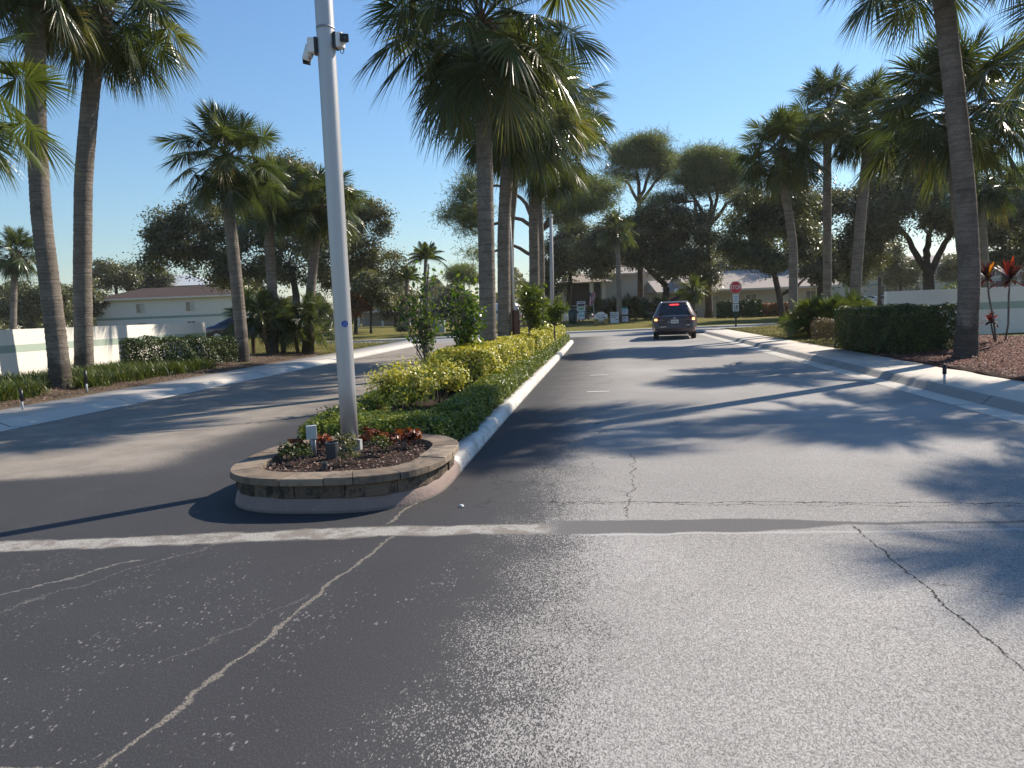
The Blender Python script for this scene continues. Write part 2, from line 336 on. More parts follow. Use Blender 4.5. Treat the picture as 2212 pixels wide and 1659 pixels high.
# ------------------------------------------------------------------ mesh helpers
class MB:
    def __init__(s): s.v = []; s.f = []; s.var = []; s.nv = 0
    def raw(s, verts, faces, var=None):
        verts = np.asarray(verts, dtype=np.float64).reshape(-1, 3); n = len(verts)
        for fa in faces:
            fa = np.asarray(fa, dtype=np.int64)
            if fa.ndim == 1: fa = fa[None, :]
            s.f.append(fa + s.nv)
        s.v.append(verts); s.nv += n
        s.var.append(np.full(n, .5) if var is None else np.broadcast_to(np.asarray(var, float), (n,)) if np.ndim(var) == 0 else np.asarray(var, float))
        return s
    def quads(s, q, var=None):               # (n,4,3)
        n = len(q); s.raw(q.reshape(-1, 3), [np.arange(n * 4).reshape(n, 4)], None if var is None else np.repeat(var, 4)); return s
    def box(s, c, sz, rz=0.0, taper=1.0, rx=0.0):
        c = np.array(c, float); h = np.array(sz, float) / 2
        p = np.array([[x, y, z] for z in (-1, 1) for y in (-1, 1) for x in (-1, 1)], float)
        p[4:, :2] *= taper; p *= h
        if rx: a = rx; p = p @ np.array([[1, 0, 0], [0, math.cos(a), math.sin(a)], [0, -math.sin(a), math.cos(a)]])
        if rz: a = rz; p = p @ np.array([[math.cos(a), math.sin(a), 0], [-math.sin(a), math.cos(a), 0], [0, 0, 1]])
        s.raw(p + c, [[[0, 2, 3, 1], [4, 5, 7, 6], [0, 1, 5, 4], [2, 6, 7, 3], [0, 4, 6, 2], [1, 3, 7, 5]]]); return s
    def tube(s, pts, radii, n=8, cap=True, var=None):
        pts = np.array([tuple(p) for p in pts], float); m = len(pts); radii = np.broadcast_to(np.asarray(radii, float), (m,))
        tg = np.gradient(pts, axis=0); tg /= np.linalg.norm(tg, axis=1)[:, None] + 1e-9
        ref = np.array([0, 0, 1.0]) if abs(tg[0][2]) < .9 else np.array([1.0, 0, 0])
        out = []
        a = np.arange(n) * 2 * math.pi / n
        x = np.cross(tg[0], ref); x /= np.linalg.norm(x)
        for i in range(m):
            x = x - tg[i] * np.dot(x, tg[i]); x /= np.linalg.norm(x) + 1e-9; y = np.cross(tg[i], x)
            out.append(pts[i] + radii[i] * (np.cos(a)[:, None] * x + np.sin(a)[:, None] * y))
        V = np.concatenate(out); i = np.arange(n); j = (i + 1) % n; fs = []
        for k in range(m - 1): fs.append(np.stack([k * n + i, k * n + j, (k + 1) * n + j, (k + 1) * n + i], 1))
        F_ = [np.concatenate(fs)]
        if cap: F_ += [np.arange(n)[::-1], (m - 1) * n + np.arange(n)]
        s.raw(V, F_, var); return s
    def prism(s, poly, z0, z1, bev=0.0):      # poly CCW list of (x,y); z may be lifted by bevel
        p = np.array([(q[0], q[1]) for q in poly], float); n = len(p); c = p.mean(0)
        lv = [(p, z0), (p, z1)] if not bev else [(p, z0), (p, z1 - bev), (p + (c - p) / (np.linalg.norm(c - p, axis=1)[:, None] + 1e-9) * bev, z1)]
        V = np.concatenate([np.column_stack([q, np.full(n, z)]) for q, z in lv]); i = np.arange(n); j = (i + 1) % n
        F_ = [np.stack([k * n + i, k * n + j, (k + 1) * n + j, (k + 1) * n + i], 1) for k in range(len(lv) - 1)]
        s.raw(V, F_ + [(len(lv) - 1) * n + i, i[::-1]]); return s
    def grid(s, P, wrap=False):               # P (a,b,3)
        P = np.asarray(P, float); a, b = P.shape[:2]; idx = np.arange(a * b).reshape(a, b)
        q = np.stack([idx[:-1, :-1], idx[1:, :-1], idx[1:, 1:], idx[:-1, 1:]], -1).reshape(-1, 4)
        fs = [q]
        if wrap: fs.append(np.stack([idx[:-1, -1], idx[1:, -1], idx[1:, 0], idx[:-1, 0]], -1))
        s.raw(P.reshape(-1, 3), fs); return s
    def build(s, name, mat, parent=None, smooth=False, loc=None):
        me = bpy.data.meshes.new(name); V = np.concatenate(s.v)
        if parent is not None and loc is None: V = V - np.array(parent.get('_o', (0, 0, 0)))
        me.vertices.add(len(V)); me.vertices.foreach_set('co', V.ravel())
        sizes = np.concatenate([np.full(len(f), f.shape[1]) for f in s.f]); loops = np.concatenate([f.ravel() for f in s.f])
        me.loops.add(len(loops)); me.loops.foreach_set('vertex_index', loops.astype(np.int32))
        me.polygons.add(len(sizes)); st = np.concatenate([[0], np.cumsum(sizes)[:-1]])
        me.polygons.foreach_set('loop_start', st.astype(np.int32)); me.polygons.foreach_set('loop_total', sizes.astype(np.int32))
        me.update(calc_edges=True); me.validate()
        at = me.attributes.new('var', 'FLOAT', 'POINT'); at.data.foreach_set('value', np.concatenate(s.var).astype(np.float32))
        me.materials.append(mat)
        me.polygons.foreach_set('use_smooth', np.full(len(sizes), bool(smooth)))
        o = bpy.data.objects.new(name, me); C.objects.link(o)
        if parent is not None:
            o.parent = parent
            if '_o' in parent and loc is None: o['_o'] = list(parent['_o'])
        if loc is not None: o.location = loc
        return o
def tag(o, label=None, cat=None, group=None, kind=None):
    if label: o['label'] = label
    if cat: o['category'] = cat
    if group: o['group'] = group
    if kind: o['kind'] = kind
    return o
def thing(name, label, cat, loc, group=None, rz=0.0):
    """Empty at the thing's base; parts are modelled in world coordinates and shifted in build()."""
    o = bpy.data.objects.new(name, None); C.objects.link(o); o.location = tuple(loc); o.empty_display_size = .2
    if rz == 0.0: o['_o'] = [float(q) for q in loc]
    o.rotation_euler.z = rz
    return tag(o, label, cat, group)
def clean():
    for o in bpy.data.objects:
        if '_o' in o: del o['_o']
def unit(v): return v / (np.linalg.norm(v, axis=-1, keepdims=True) + 1e-9)
def leaves(mb, pos, nrm, ln, wd, var, rng, droop=.0):
    """one rhombic leaf per point; nrm = rough facing"""
    n = len(pos); d = rng.normal(size=(n, 3)); d -= nrm * (d * nrm).sum(1)[:, None]; d = unit(d)
    if droop: d[:, 2] -= droop; d = unit(d)
    s_ = unit(np.cross(nrm, d)); L = (ln * rng.uniform(.7, 1.3, n))[:, None]; Wd = (wd * rng.uniform(.7, 1.3, n))[:, None]
    q = np.stack([pos - d * L * .5, pos + s_ * Wd * .5 - d * L * .05, pos + d * L * .5, pos - s_ * Wd * .5 - d * L * .05], 1)
    mb.quads(q, var)
def text_obj(body, size, mat, parent, loc, rot, name='lettering', align='CENTER', xs=1.0, bold=0.0):
    cu = bpy.data.curves.new(name, 'FONT'); cu.body = body; cu.size = size; cu.align_x = align; cu.align_y = 'CENTER'; cu.extrude = .002; cu.offset = bold
    o = bpy.data.objects.new('t', cu); C.objects.link(o)
    me = bpy.data.meshes.new_from_object(o); C.objects.unlink(o); bpy.data.objects.remove(o)
    me.materials.clear(); me.materials.append(mat); me.name = name; me.polygons.foreach_set('use_smooth', np.zeros(len(me.polygons), bool))
    r = bpy.data.objects.new(name, me); C.objects.link(r); r.parent = parent; r.location = loc; r.rotation_euler = rot; r.scale = (xs, 1, 1)
    return r
# ------------------------------------------------------------------ ground, roads, kerbs
mb = MB(); mb.grid([[(x, y, -.06) for y in (-300, 20, 60, 140, 900)] for x in (-900, -60, 60, 900)]); tag(mb.build('ground', M['far']), kind='structure')
R_EDGE, L_EDGE = 4.95, -9.7
ss = np.linspace(-14, 43.2, 30)
mb = MB(); mb.grid([[tuple(W(t, s, 0)) for s in ss] for t in np.linspace(L_EDGE - .05, R_EDGE + .05, 12)]); tag(mb.build('road', M['road']), kind='structure')
mb = MB(); mb.grid([[(x, y, .004) for y in (41.6, 43, 45, 47, 48.45)] for x in np.linspace(-70, 75, 40)]); tag(mb.build('cross_road', M['cross']), kind='structure')
def profile_sheet(name, prof, s0, s1, mat, n=60, fn=None):
    """sheet swept along the road; prof = [(t,z)...]"""
    S_ = np.linspace(s0, s1, n); P = []
    for (t, z) in prof:
        P.append([tuple(W(t + (fn(s) if fn else 0), s, z)) for s in S_])
    m = MB(); m.grid(P); return tag(m.build(name, mat, None, True), kind='structure')
profile_sheet('gutter', [(R_EDGE, .004), (R_EDGE + .02, .012), (R_EDGE + .36, .012)], -12, 40.6, M['gutter'])
profile_sheet('kerb', [(R_EDGE + .36, .012), (R_EDGE + .40, .025), (R_EDGE + .47, .095), (R_EDGE + .51, .118), (R_EDGE + .55, .124)], -12, 40.6, M['rollkerb_shade'])
profile_sheet('sidewalk', [(R_EDGE + .55, .124), (R_EDGE + .56, .125), (6.75, .138), (6.76, .0)], -12, 42.0, M['walk'])
profile_sheet('gutter', [(L_EDGE, .004), (L_EDGE - .02, .012), (L_EDGE - .22, .014)], -12, 41.5, M['gutter'])
profile_sheet('kerb', [(L_EDGE - .22, .014), (L_EDGE - .30, .05), (L_EDGE - .42, .09), (L_EDGE - .52, .11)], -12, 41.5, M['gutter'])
profile_sheet('sidewalk', [(L_EDGE - .52, .11), (L_EDGE - .54, .112), (-11.45, .14), (-11.46, 0)], -12, 41.5, M['walk'])
def sm(x, a, b): x = np.clip((x - a) / (b - a), 0, 1); return x * x * (3 - 2 * x)
def h_right(t, s): return .13 + .22 * sm(t, 6.8, 10.5) * (1 - .5 * sm(s, 24, 30)) + .10 * sm(t, 10, 20) * sm(s, 20, 40)
def h_left(t, s): return .13 + .13 * sm(-t, 11.6, 14.5) + .25 * sm(-t, 13, 24) * sm(s, 28, 40)
def gz(x, y):
    t, s = TS(x, y)
    if y > 48.4: return h_far(x, y)
    if t > 6.7: return float(h_right(np.array(t), np.array(s)))
    if t < -11.4: return float(h_left(np.array(t), np.array(s)))
    return 0.0
def h_far(x, y): return float(.10 + .28 * sm(np.array(y), 48.6, 62) + .25 * math.sin(x * .22) * sm(np.array(y), 50, 60) * .5)
def lawn(name, t0, t1, hf, send, mat, nt=60, ns=90, s0=-12):
    tt = t0 + (t1 - t0) * np.linspace(0, 1, nt) ** 1.8; P = []
    for t in tt:
        se = (send + t * st_) / ct; P.append([(*W(t, s)[:2], float(hf(np.array(t), np.array(s))) + .025 * math.sin(s * 1.7 + t) * math.sin(t * 2.1) * float(sm(np.array(abs(t - t0)), .2, 1)) - .15 * float(sm(np.array(s), se - .8, se))) for s in np.linspace(s0, se, ns)])
    m = MB(); m.grid(P); return tag(m.build(name, mat, None, True), kind='structure')
lawn('lawn', 6.74, 70, h_right, 43.3, M['grass'])
lawn('lawn', -11.44, -75, h_left, 42.0, M['grass'])
mb = MB(); xs = np.linspace(-95, 110, 90); ys = 48.45 + (200 - 48.45) * np.linspace(0, 1, 60) ** 1.7
mb.grid([[(x, y, h_far(x, y)) for y in ys] for x in xs]); tag(mb.build('lawn', M['grass'], None, True), kind='structure')
mb = MB(); mb.grid([[(x, y + .0, z) for (y, z) in ((48.3, .008), (48.34, .11), (48.5, .13), (48.54, .06))] for x in np.linspace(-70, 75, 30)]); tag(mb.build('kerb', M['gutter'], None), kind='structure')
def bed(name, pts, hf, mat, lift=.012, n=24):
    """ground cover sheet between two edge polylines in (t,s): pts = [(s, ta, tb)]"""
    P = []
    S_ = [p[0] for p in pts]; s_new = np.linspace(S_[0], S_[-1], 70)
    ta = np.interp(s_new, S_, [p[1] for p in pts]); tb = np.interp(s_new, S_, [p[2] for p in pts])
    for k in np.linspace(0, 1, n):
        P.append([(*W(a + (b - a) * k + .03 * math.sin(s * 3.1) * (k > .97 or k < .03), s)[:2], float(hf(np.array(a + (b - a) * k), np.array(s))) + lift + .02 * math.sin(s * 5 + k * 9)) for a, b, s in zip(ta, tb, s_new)])
    P = [[(x, y, z - .12) for x, y, z in P[0]]] + P + [[(x, y, z - .12) for x, y, z in P[-1]]]
    m = MB(); m.grid(P if pts[0][1] < pts[0][2] else P[::-1]); return tag(m.build(name, mat, None, True), kind='structure')
bed('mulch_bed', [(4, 6.70, 20), (16, 6.70, 20), (19, 6.74, 14), (23, 7.3, 10), (25.3, 8.2, 9.2)], h_right, M['mulch'], .03)
bed('mulch_bed', [(10, -15.4, -11.40), (20, -15.5, -11.40), (24, -15, -11.41), (29, -14.0, -11.6), (31, -13.2, -12.2)], h_left, M['dirt'], .03)
mb = MB(); mb.grid([[(x, y, .42) for y in (60, 80, 104)] for x in (24, 45, 80)]); tag(mb.build('parking_lot', M['cross']), kind='structure')
# stop line at the end of the median
mb = MB(); a, b = W(-1.25, 40.2), W(-.1, 40.2)
mb.box((*((a + b) / 2)[:2], .004), (1.15, .14, .004), -TH); tag(mb.build('yellow_road_line', M['yline']), kind='structure')
mb = MB(); a = W(.7, 40.2); mb.box((a.x, a.y, .004), (1.3, .14, .004), -TH); tag(mb.build('white_road_line', M['wline']), kind='structure')
mb = MB()
for s in (14.2, 17.7): a = W(-.12, s); mb.box((a.x, a.y, .003), (.42, .10, .004), -TH)
tag(mb.build('white_road_line', M['wline']), kind='structure')
# ------------------------------------------------------------------ median
PC = TS(-1.58, 7.06)                       # planter centre in the road frame
def supel(a, b, ang, n=2.7):
    c, s = math.cos(ang), math.sin(ang); return (math.copysign(abs(c) ** (2 / n), c) * a, math.copysign(abs(s) ** (2 / n), s) * b)
tL, tR = PC[0] - .98, PC[0] + .98
def med_outline(off, s_end=35.4):
    pts = []
    for k in range(0, 37):
        q = supel(.98 - off, 1.06 - off, math.pi + k * math.pi / 36); pts.append((PC[0] + q[0], PC[1] + q[1]))
    for s in np.linspace(PC[1] + .6, s_end - .5, 26):
        w_ = .08 * sm(np.array(s), 9, 30); pts.append((tR - off + w_ * 1.2, s))
    for k in range(1, 8):
        a = k * math.pi / 8; m = (tL + tR) / 2 + .0; hw = (tR - tL) / 2 - off + .05; pts.append((m + hw * math.cos(a), s_end - .5 + (.5 - off) * math.sin(a)))
    for s in np.linspace(s_end - .5, PC[1] + .6, 26): pts.append((tL + off - .45 * float(sm(np.array(s), 9, 16)), s))
    return pts
rings = [(0.0, 0.0), (.015, .07), (.03, .115), (.055, .14), (.20, .145), (.21, .05)]
P = []
for off, z in rings: P.append([tuple(W(t, s, z)) for t, s in med_outline(off)])
gk = G('painted_kerb'); Xk, Yk, Zk = gk.xyz(gk.pos()); tk = gk.lin(Xk, Yk, ct, -st_, 0.0); sk = gk.lin(Xk, Yk, st_, ct, 0.0)
nk = gk.noise(3, 5, .65); fk = gk.noise(30, 4, .7)
wh = gk.mix(gk.step(gk.add(gk.mul(nk, .6), gk.mul(fk, .4)), .34, .6), (.36, .32, .27), (.74, .72, .68))
br = gk.mix(nk, (.20, .145, .125), (.30, .225, .20)); br = gk.mix(gk.step(fk, .66, .72), br, (.5, .46, .43))
ck = gk.mix(gk.step(gk.add(sk, gk.mul(gk.sub(nk, .5), .25)), 7.22, 7.30), br, wh)
ck = gk.mix(gk.step(gk.math('FRACT', gk.mul(sk, .33)), .0, .008, .8, 0.0), ck, (.2, .18, .16))
ck = gk.mix(gk.step(gk.add(Zk, gk.mul(gk.sub(fk, .5), .03)), .012, .026, .55, 0.0), ck, (.10, .09, .08))
gk.pbr(ck, .85, 0, gk.bump(gk.add(nk, fk), .4, .02))
mb = MB(); mb.grid(np.array(P)[::-1], True); tag(mb.build('median_kerb', gk.m, None, True), kind='structure')
mb = MB(); pts = [W(t, s, .11) for t, s in med_outline(.16)]
mb.raw([tuple(p) for p in pts], [list(range(len(pts)))]); tag(mb.build('median_soil', M['soil']), kind='structure')
# stone planter round the pole
gs = G('planter_stone'); ns_ = gs.noise(5, 5, .7); fs_ = gs.noise(45, 4, .75); iv = gs.attr()
cs = gs.mix(iv, (.19, .14, .10), (.36, .29, .22)); cs = gs.mix(gs.step(ns_, .42, .68), cs, (.115, .10, .085))
cs = gs.mix(gs.mul(fs_, .45), cs, gs.mix(1.0, cs, (.35, .33, .3), 'MULTIPLY')); gs.pbr(cs, .92, 0, gs.bump(gs.add(gs.mul(ns_, .4), fs_), .35, .012), .25)
gb = G('rough_block'); nb = gb.noise(7, 5, .75); iv = gb.attr()
cb = gb.mix(iv, (.10, .075, .055), (.19, .145, .11)); cb = gb.mix(gb.step(nb, .45, .62), cb, (.055, .047, .04)); gb.pbr(cb, .95, 0, gb.bump(nb, 1, .06), .2)
pl = thing('stone_planter', 'low round planter of tan stone blocks with a flat cap course around the pole', 'planter', W(PC[0], PC[1], .14))
def ringstones(a, b, depth, z0, z1, n, gap, jit, name, mat, flat=False):
    m = MB(); ang = np.linspace(0, 2 * math.pi, 721); q = np.array([supel(a, b, k) for k in ang]); d = np.concatenate([[0], np.cumsum(np.linalg.norm(np.diff(q, axis=0), axis=1))])
    edges = np.linspace(0, d[-1], n + 1)
    edges[1:-1] += RN.uniform(-.18, .18, n - 1) * d[-1] / n
    for i in range(n):
        u = np.linspace(edges[i] + gap, edges[i + 1] - gap, 5); o = np.column_stack([np.interp(u, d, q[:, 0]), np.interp(u, d, q[:, 1])])
        r = 1 + RN.uniform(-jit, jit); o = o * r; nn = o / np.linalg.norm(o, axis=1)[:, None]
        inn = o - nn * depth; v_ = RN.uniform(0, 1); dz = RN.uniform(-.004, .004)
        out_o = o + nn * RN.uniform(-jit, jit, 5)[:, None] * .8
        V = []
        for (pp, z) in ((inn, z0), (out_o - nn * .006, z0), (out_o, z0 + .006), (out_o, z1 - .006 + dz), (out_o - nn * .006, z1 + dz), (inn, z1 + dz)):
            V.append([tuple(W(PC[0] + x, PC[1] + y, z)) for x, y in pp])
        V = np.array(V); nr = V.shape[0]; idx = np.arange(nr * 5).reshape(nr, 5)
        fq = [np.stack([idx[k, :-1], idx[(k + 1) % nr, :-1], idx[(k + 1) % nr, 1:], idx[k, 1:]], -1) for k in range(nr)]
        m.raw(V.reshape(-1, 3), [np.concatenate(fq)[:, ::-1], idx[:, 0], idx[::-1, 4]], v_)
    return m.build(name, mat, pl)
ringstones(.955, 1.04, .14, .12, .235, 15, .004, .012, 'block_course', gb.m)
ringstones(1.0, 1.09, .27, .237, .302, 21, .004, .005, 'cap_course', gs.m)
mb = MB(); q = [supel(.80, .88, a) for a in np.linspace(0, 2 * math.pi, 40)[:-1]]
c0 = W(PC[0], PC[1], .275); V = [tuple(c0)] + [tuple(W(PC[0] + x * k, PC[1] + y * k, .235 + .03 * (1 - k) + RN.uniform(-.008, .008))) for k in (.5, 1) for x, y in q]
n_ = len(q); i_ = np.arange(n_); j_ = (i_ + 1) % n_
mb.raw(V, [np.stack([np.zeros(n_, int), 1 + i_, 1 + j_], 1), np.stack([1 + i_, 1 + n_ + i_, 1 + n_ + j_, 1 + j_], 1)]); mb.build('soil_fill', M['soil'], pl)
# ------------------------------------------------------------------ pole, cameras, planter fittings
pb = gp(757, 966, .27); ptop = ap(699, 0, pb.y); pdir = (ptop - pb).normalized()
PR = .088
pole = thing('metal_pole', 'tall silver aluminium pole with a round blue sticker rising from the stone planter', 'pole', pb)
mb = MB(); mb.tube([pb - pdir * .1 + pdir * k for k in np.linspace(0, 8.2, 12)], PR, 40); mb.build('shaft', M['alu'], pole, True)
zc = ap(707, 62, pb.y); mb = MB(); k = (zc - pb).dot(pdir); mb.tube([pb + pdir * (k - .012), pb + pdir * (k + .012)], PR + .002, 40); mb.build('joint_band', M['steel'], pole, True)
# sticker curved on the near side of the shaft
k = (ap(730, 700, pb.y) - pb).dot(pdir); tc = (Vector((0, 0, CH)) - (pb + pdir * k)); tc -= pdir * tc.dot(pdir); tc.normalize(); sdv = tc.cross(pdir)
def on_shaft(a, hgt, r): return pb + pdir * (k + hgt) + (tc * math.cos(a) + sdv * math.sin(a)) * r
a0 = -.20
mb = MB(); n_ = 26; R_ = .034; cen = [tuple(on_shaft(a0, 0, PR + .0015))] + [tuple(on_shaft(a0 + R_ * math.cos(q) / PR, R_ * math.sin(q), PR + .0015)) for q in np.linspace(0, 2 * math.pi, n_ + 1)[:-1]]
mb.raw(cen, [np.stack([np.zeros(n_, int), 1 + np.arange(n_), 1 + (np.arange(n_) + 1) % n_], 1)]); stk = mb.build('sticker', M['blue'], pole)
mb = MB()
for hgt, hw in ((.018, .014), (.008, .016), (-.002, .020), (-.012, .022), (-.020, .016)):
    mb.grid([[tuple(on_shaft(a0 + x / PR, hgt + y, PR + .0028)) for y in (-.002, .002)] for x in np.linspace(-hw, hw, 6)])
o = mb.build('print', M['lblue'], pole); 
mb = MB(); q = pb + Vector((.095, -.07, .0)); mb.box(q + Vector((0, 0, .02)), (.075, .05, .14), -.3); mb.build('base_bracket', M['box'], pole)
def sec_camera(label, u, v, side, headdir, head_dn):
    c = ap(u, v, pb.y - .02); kk = (c - pb).dot(pdir); ax = pb + pdir * kk; out = (c - ax); out.z = 0; out.normalize()
    t = thing('security_camera', label, 'camera', ax + out * PR, 'security cameras on the pole')
    rz = math.atan2(out.y, out.x)
    m = MB(); m.box(ax + out * (PR + .012), (.028, .10, .15), rz); m.build('mount_plate', M['black'], t)
    m = MB(); m.box(ax + out * (PR + .055), (.07, .105, .145), rz); o = m.build('housing', M['white'], t)
    bev = o.modifiers.new('b', 'BEVEL'); bev.width = .014; bev.segments = 3
    hd = Vector(headdir).normalized(); hc = ax + out * (PR + .075) + hd * .07 + Vector((0, 0, head_dn))
    m = MB(); m.tube([hc - hd * .09, hc + hd * .035, hc + hd * .05], [.042, .046, .044], 12); m.build('camera_body', M['white'], t, True)
    m = MB(); m.box(hc + hd * .056, (.086, .014, .080), math.atan2(hd.y, hd.x) - math.pi / 2); l = m.build('lens_face', M['black'], t); bl_ = l.modifiers.new('b', 'BEVEL'); bl_.width = .006; bl_.segments = 2
    m = MB(); m.tube([hc + hd * .0625, hc + hd * .068], [.023, .020], 14); m.build('lens', M['glassd'], l, True)
    m = MB(); e = ax + out * (PR + .05) + Vector((0, 0, -.075)); m.tube([e, e + Vector((0, 0, -.03)), e + out * .02 + Vector((0, 0, -.05)), e + out * .035 + Vector((0, 0, -.03)), e + out * .035], .004, 6); m.build('cable', M['black'], t)
    return t
sec_camera('white security camera with a black square face on the right of the pole', 738, 88, 1, (.35, -.9, -.12), .0)
sec_camera('white security camera on the left of the pole with its head hanging down', 667, 100, -1, (-.35, .35, -.75), -.01)
c = ap(733, 85, pb.y + .10); mb = MB(); mb.tube([c + Vector((0, .0, 0)), c + Vector((.0, .03, 0))], [.062, .062], 24)
tag(mb.build('antenna_disc', M['white'], None, False), 'round white antenna disc behind the right security camera on the pole', 'antenna')
mb = MB()
E_ = gp(676, 985, .26); top = ap(673, 938, E_.y)
t = thing('electrical_box', 'grey outdoor electrical box on a short post in the stone planter', 'electrical box', E_)
m = MB(); m.tube([E_ - Vector((0, 0, .05)), E_ + Vector((0, 0, .24))], .020, 12); m.tube([E_ + Vector((.03, -.005, -.05)), E_ + Vector((.03, -.005, .2))], .009, 8); m.build('post', M['steel'], t, True)
m = MB(); m.box(top + Vector((0, 0, .02)), (.10, .065, .135), .25); o = m.build('cover', M['box'], t); b = o.modifiers.new('b', 'BEVEL'); b.width = .005; b.segments = 2
def can_light(u, v, z, r, h, label):
    p = gp(u, v, z); t = thing('ground_spotlight', label, 'spotlight', p, 'spotlights in the planter')
    m = MB(); m.tube([p - Vector((0, 0, .03)), p + Vector((0, 0, h - .012)), p + Vector((0, 0, h))], [r * .96, r, r * .98], 24, False); m.build('can', M['blk2'], t, True)
    m = MB(); m.tube([p + Vector((0, 0, h - .03)), p + Vector((0, 0, h - .025))], [r * .95] * 2, 24); m.build('glass', M['glassd'], t)
    m = MB(); m.tube([p + Vector((0, 0, h - .002)), p + Vector((0, 0, h + .003))], [r, r * .99], 24, False); m.build('rim', M['steel'], t)
can_light(719, 992, .255, .062, .165, 'larger dark cylinder spotlight beside the pole base')
can_light(702, 1013, .252, .026, .06, 'smallest black spotlight at the front of the planter soil')
# ------------------------------------------------------------------ small plants
def bush(name, label, cat, c, r, n, ln, wd, mat, group=None, stems=6, stem_mat=None, rng=None, flat=1.0, shell=.45, up=.4, clump=0):
    rng = rng or RN; c = Vector(c); r = np.array(r, float)
    t = thing(name, label, cat, c, group)
    d = unit(rng.normal(size=(n, 3))); d[:, 2] = np.abs(d[:, 2]) * 1.1 - .25; d = unit(d)
    rr = rng.uniform(0, 1, n) ** shell
    if clump:
        cd = unit(rng.normal(size=(clump, 3))); cd[:, 2] = np.abs(cd[:, 2]) * 1.2 - .35; cd = unit(cd); cr = rng.uniform(.35, 1, clump)[:, None]
        k = rng.integers(0, clump, n); pos = (cd * cr)[k] + rng.normal(size=(n, 3)) * .16; d = unit(pos + rng.normal(size=(n, 3)) * .3)
        var = np.clip(rng.uniform(.1, .9, clump)[k] + rng.normal(size=n) * .2, 0, 1)
    else:
        pos = d * rr[:, None] * (1 + .25 * np.sin(d[:, :1] * 7 + d[:, 1:2] * 5)); var = np.clip(rng.normal(.45, .25, n), 0, 1)
    pos = pos * r + np.array([0, 0, r[2] * .95]) + np.array(c)
    pos[:, 2] = np.maximum(pos[:, 2], c.z + .02)
    nr = unit(d + np.array([0, 0, up]) + rng.normal(size=(n, 3)) * .55)
    m = MB(); leaves(m, pos, nr, ln, wd, var, rng); m.build('foliage', mat, t)
    for k in range(stems):
        a = rng.uniform(0, 6.28); e = np.array(c) + np.array([math.cos(a) * r[0] * .6, math.sin(a) * r[1] * .6, r[2] * rng.uniform(.9, 1.5)])
        s = np.array(c) + np.array([math.cos(a), math.sin(a), 0]) * .04
        mid = (s + e) / 2 + rng.normal(size=3) * .05 * r[2]; m = MB()
        m.tube([s - [0, 0, .03], mid, e], [r[2] * .022, r[2] * .016, r[2] * .007], 5, False)
        m.build('stem', stem_mat or M['stem'], t)
    return t
pr = np.random.default_rng(3)
for i, (u, v, s, lab) in enumerate([(642, 985, 1.0, 'red-brown copperleaf plant left of the electrical box'), (695, 968, .8, 'red-brown copperleaf plant between the electrical box and the pole'),
        (800, 962, .9, 'red-brown copperleaf plant just right of the pole'), (838, 972, 1.05, 'red-brown copperleaf plant in the middle of the right half of the planter'), (884, 965, 1.15, 'brightest orange-brown copperleaf plant at the right end of the planter')]):
    p = gp(u, v, .26); bush('copperleaf_plant', lab, 'plant', p, (.13 * s, .12 * s, .10 * s), 190, .06, .034, M['copper'], 'copperleaf plants in the planter', 5, M['stem'], pr, clump=12)
for i, (u, v, s, lab) in enumerate([(618, 995, .9, 'small green shrub at the far left of the planter soil'), (655, 1000, 1.0, 'small green shrub in front of the electrical box'),
        (757, 1000, 1.0, 'small pale green shrub in front of the pole base'), (745, 975, 1.1, 'taller pale green sprig behind the larger spotlight'), (815, 985, 1.2, 'small green shrub right of the pole base'), (708, 930, 1.6, 'round glossy green shrub behind the planter left of the pole')]):
    p = gp(u, v, .26); bush('small_shrub', lab, 'shrub', p, (.11 * s, .10 * s, .10 * s), 260, .032, .017, M['hedge'] if i != 2 and i != 3 else M['oak_l'], 'small green shrubs in the planter', 6, M['stem'], pr, clump=16)
# mulch chips lying about
def chips(name, fnpos, n, size, rng, mat=None, label=None):
    pos = np.array([fnpos() for _ in range(n)]); pos[:, 2] += size * .15
    nr = unit(np.array([0, 0, 1.0]) + rng.normal(size=(n, 3)) * .45); m = MB(); leaves(m, pos, nr, size, size * .35, np.clip(rng.uniform(0, 1, n) ** 1.6, 0, 1), rng)
    o = tag(m.build(name, mat or M['chip']), label, 'mulch', kind='stuff'); return o
def f_():
    a = rnd.uniform(0, 6.28); k = rnd.uniform(0, 1) ** .5 * .97; q = supel(.72, .80, a); p = W(PC[0] + q[0] * k, PC[1] + q[1] * k, .262); return tuple(p)
chips('mulch', f_, 1500, .035, RN, label='dark wood mulch covering the soil of the stone planter')
def f_():
    s = rnd.uniform(7, 24); tmax = np.interp(s, [7, 16, 19, 23, 25], [14, 14, 13, 10, 9]); t = 6.8 + (tmax - 6.8) * rnd.random() ** 1.3; p = W(t, s); return (p.x, p.y, float(h_right(np.array(t), np.array(s))) + .045)
chips('mulch', f_, 16000, .055, RN, label='red-brown bark mulch spread beside the right sidewalk')
def f_():
    s = rnd.uniform(11, 30); t = -11.5 - rnd.random() ** 1.4 * 2.6; p = W(t, s); return (p.x, p.y, float(h_left(np.array(t), np.array(s))) + .045)
chips('mulch', f_, 6000, .05, RN, M['chip'], label='pale dry leaf litter beside the left sidewalk')
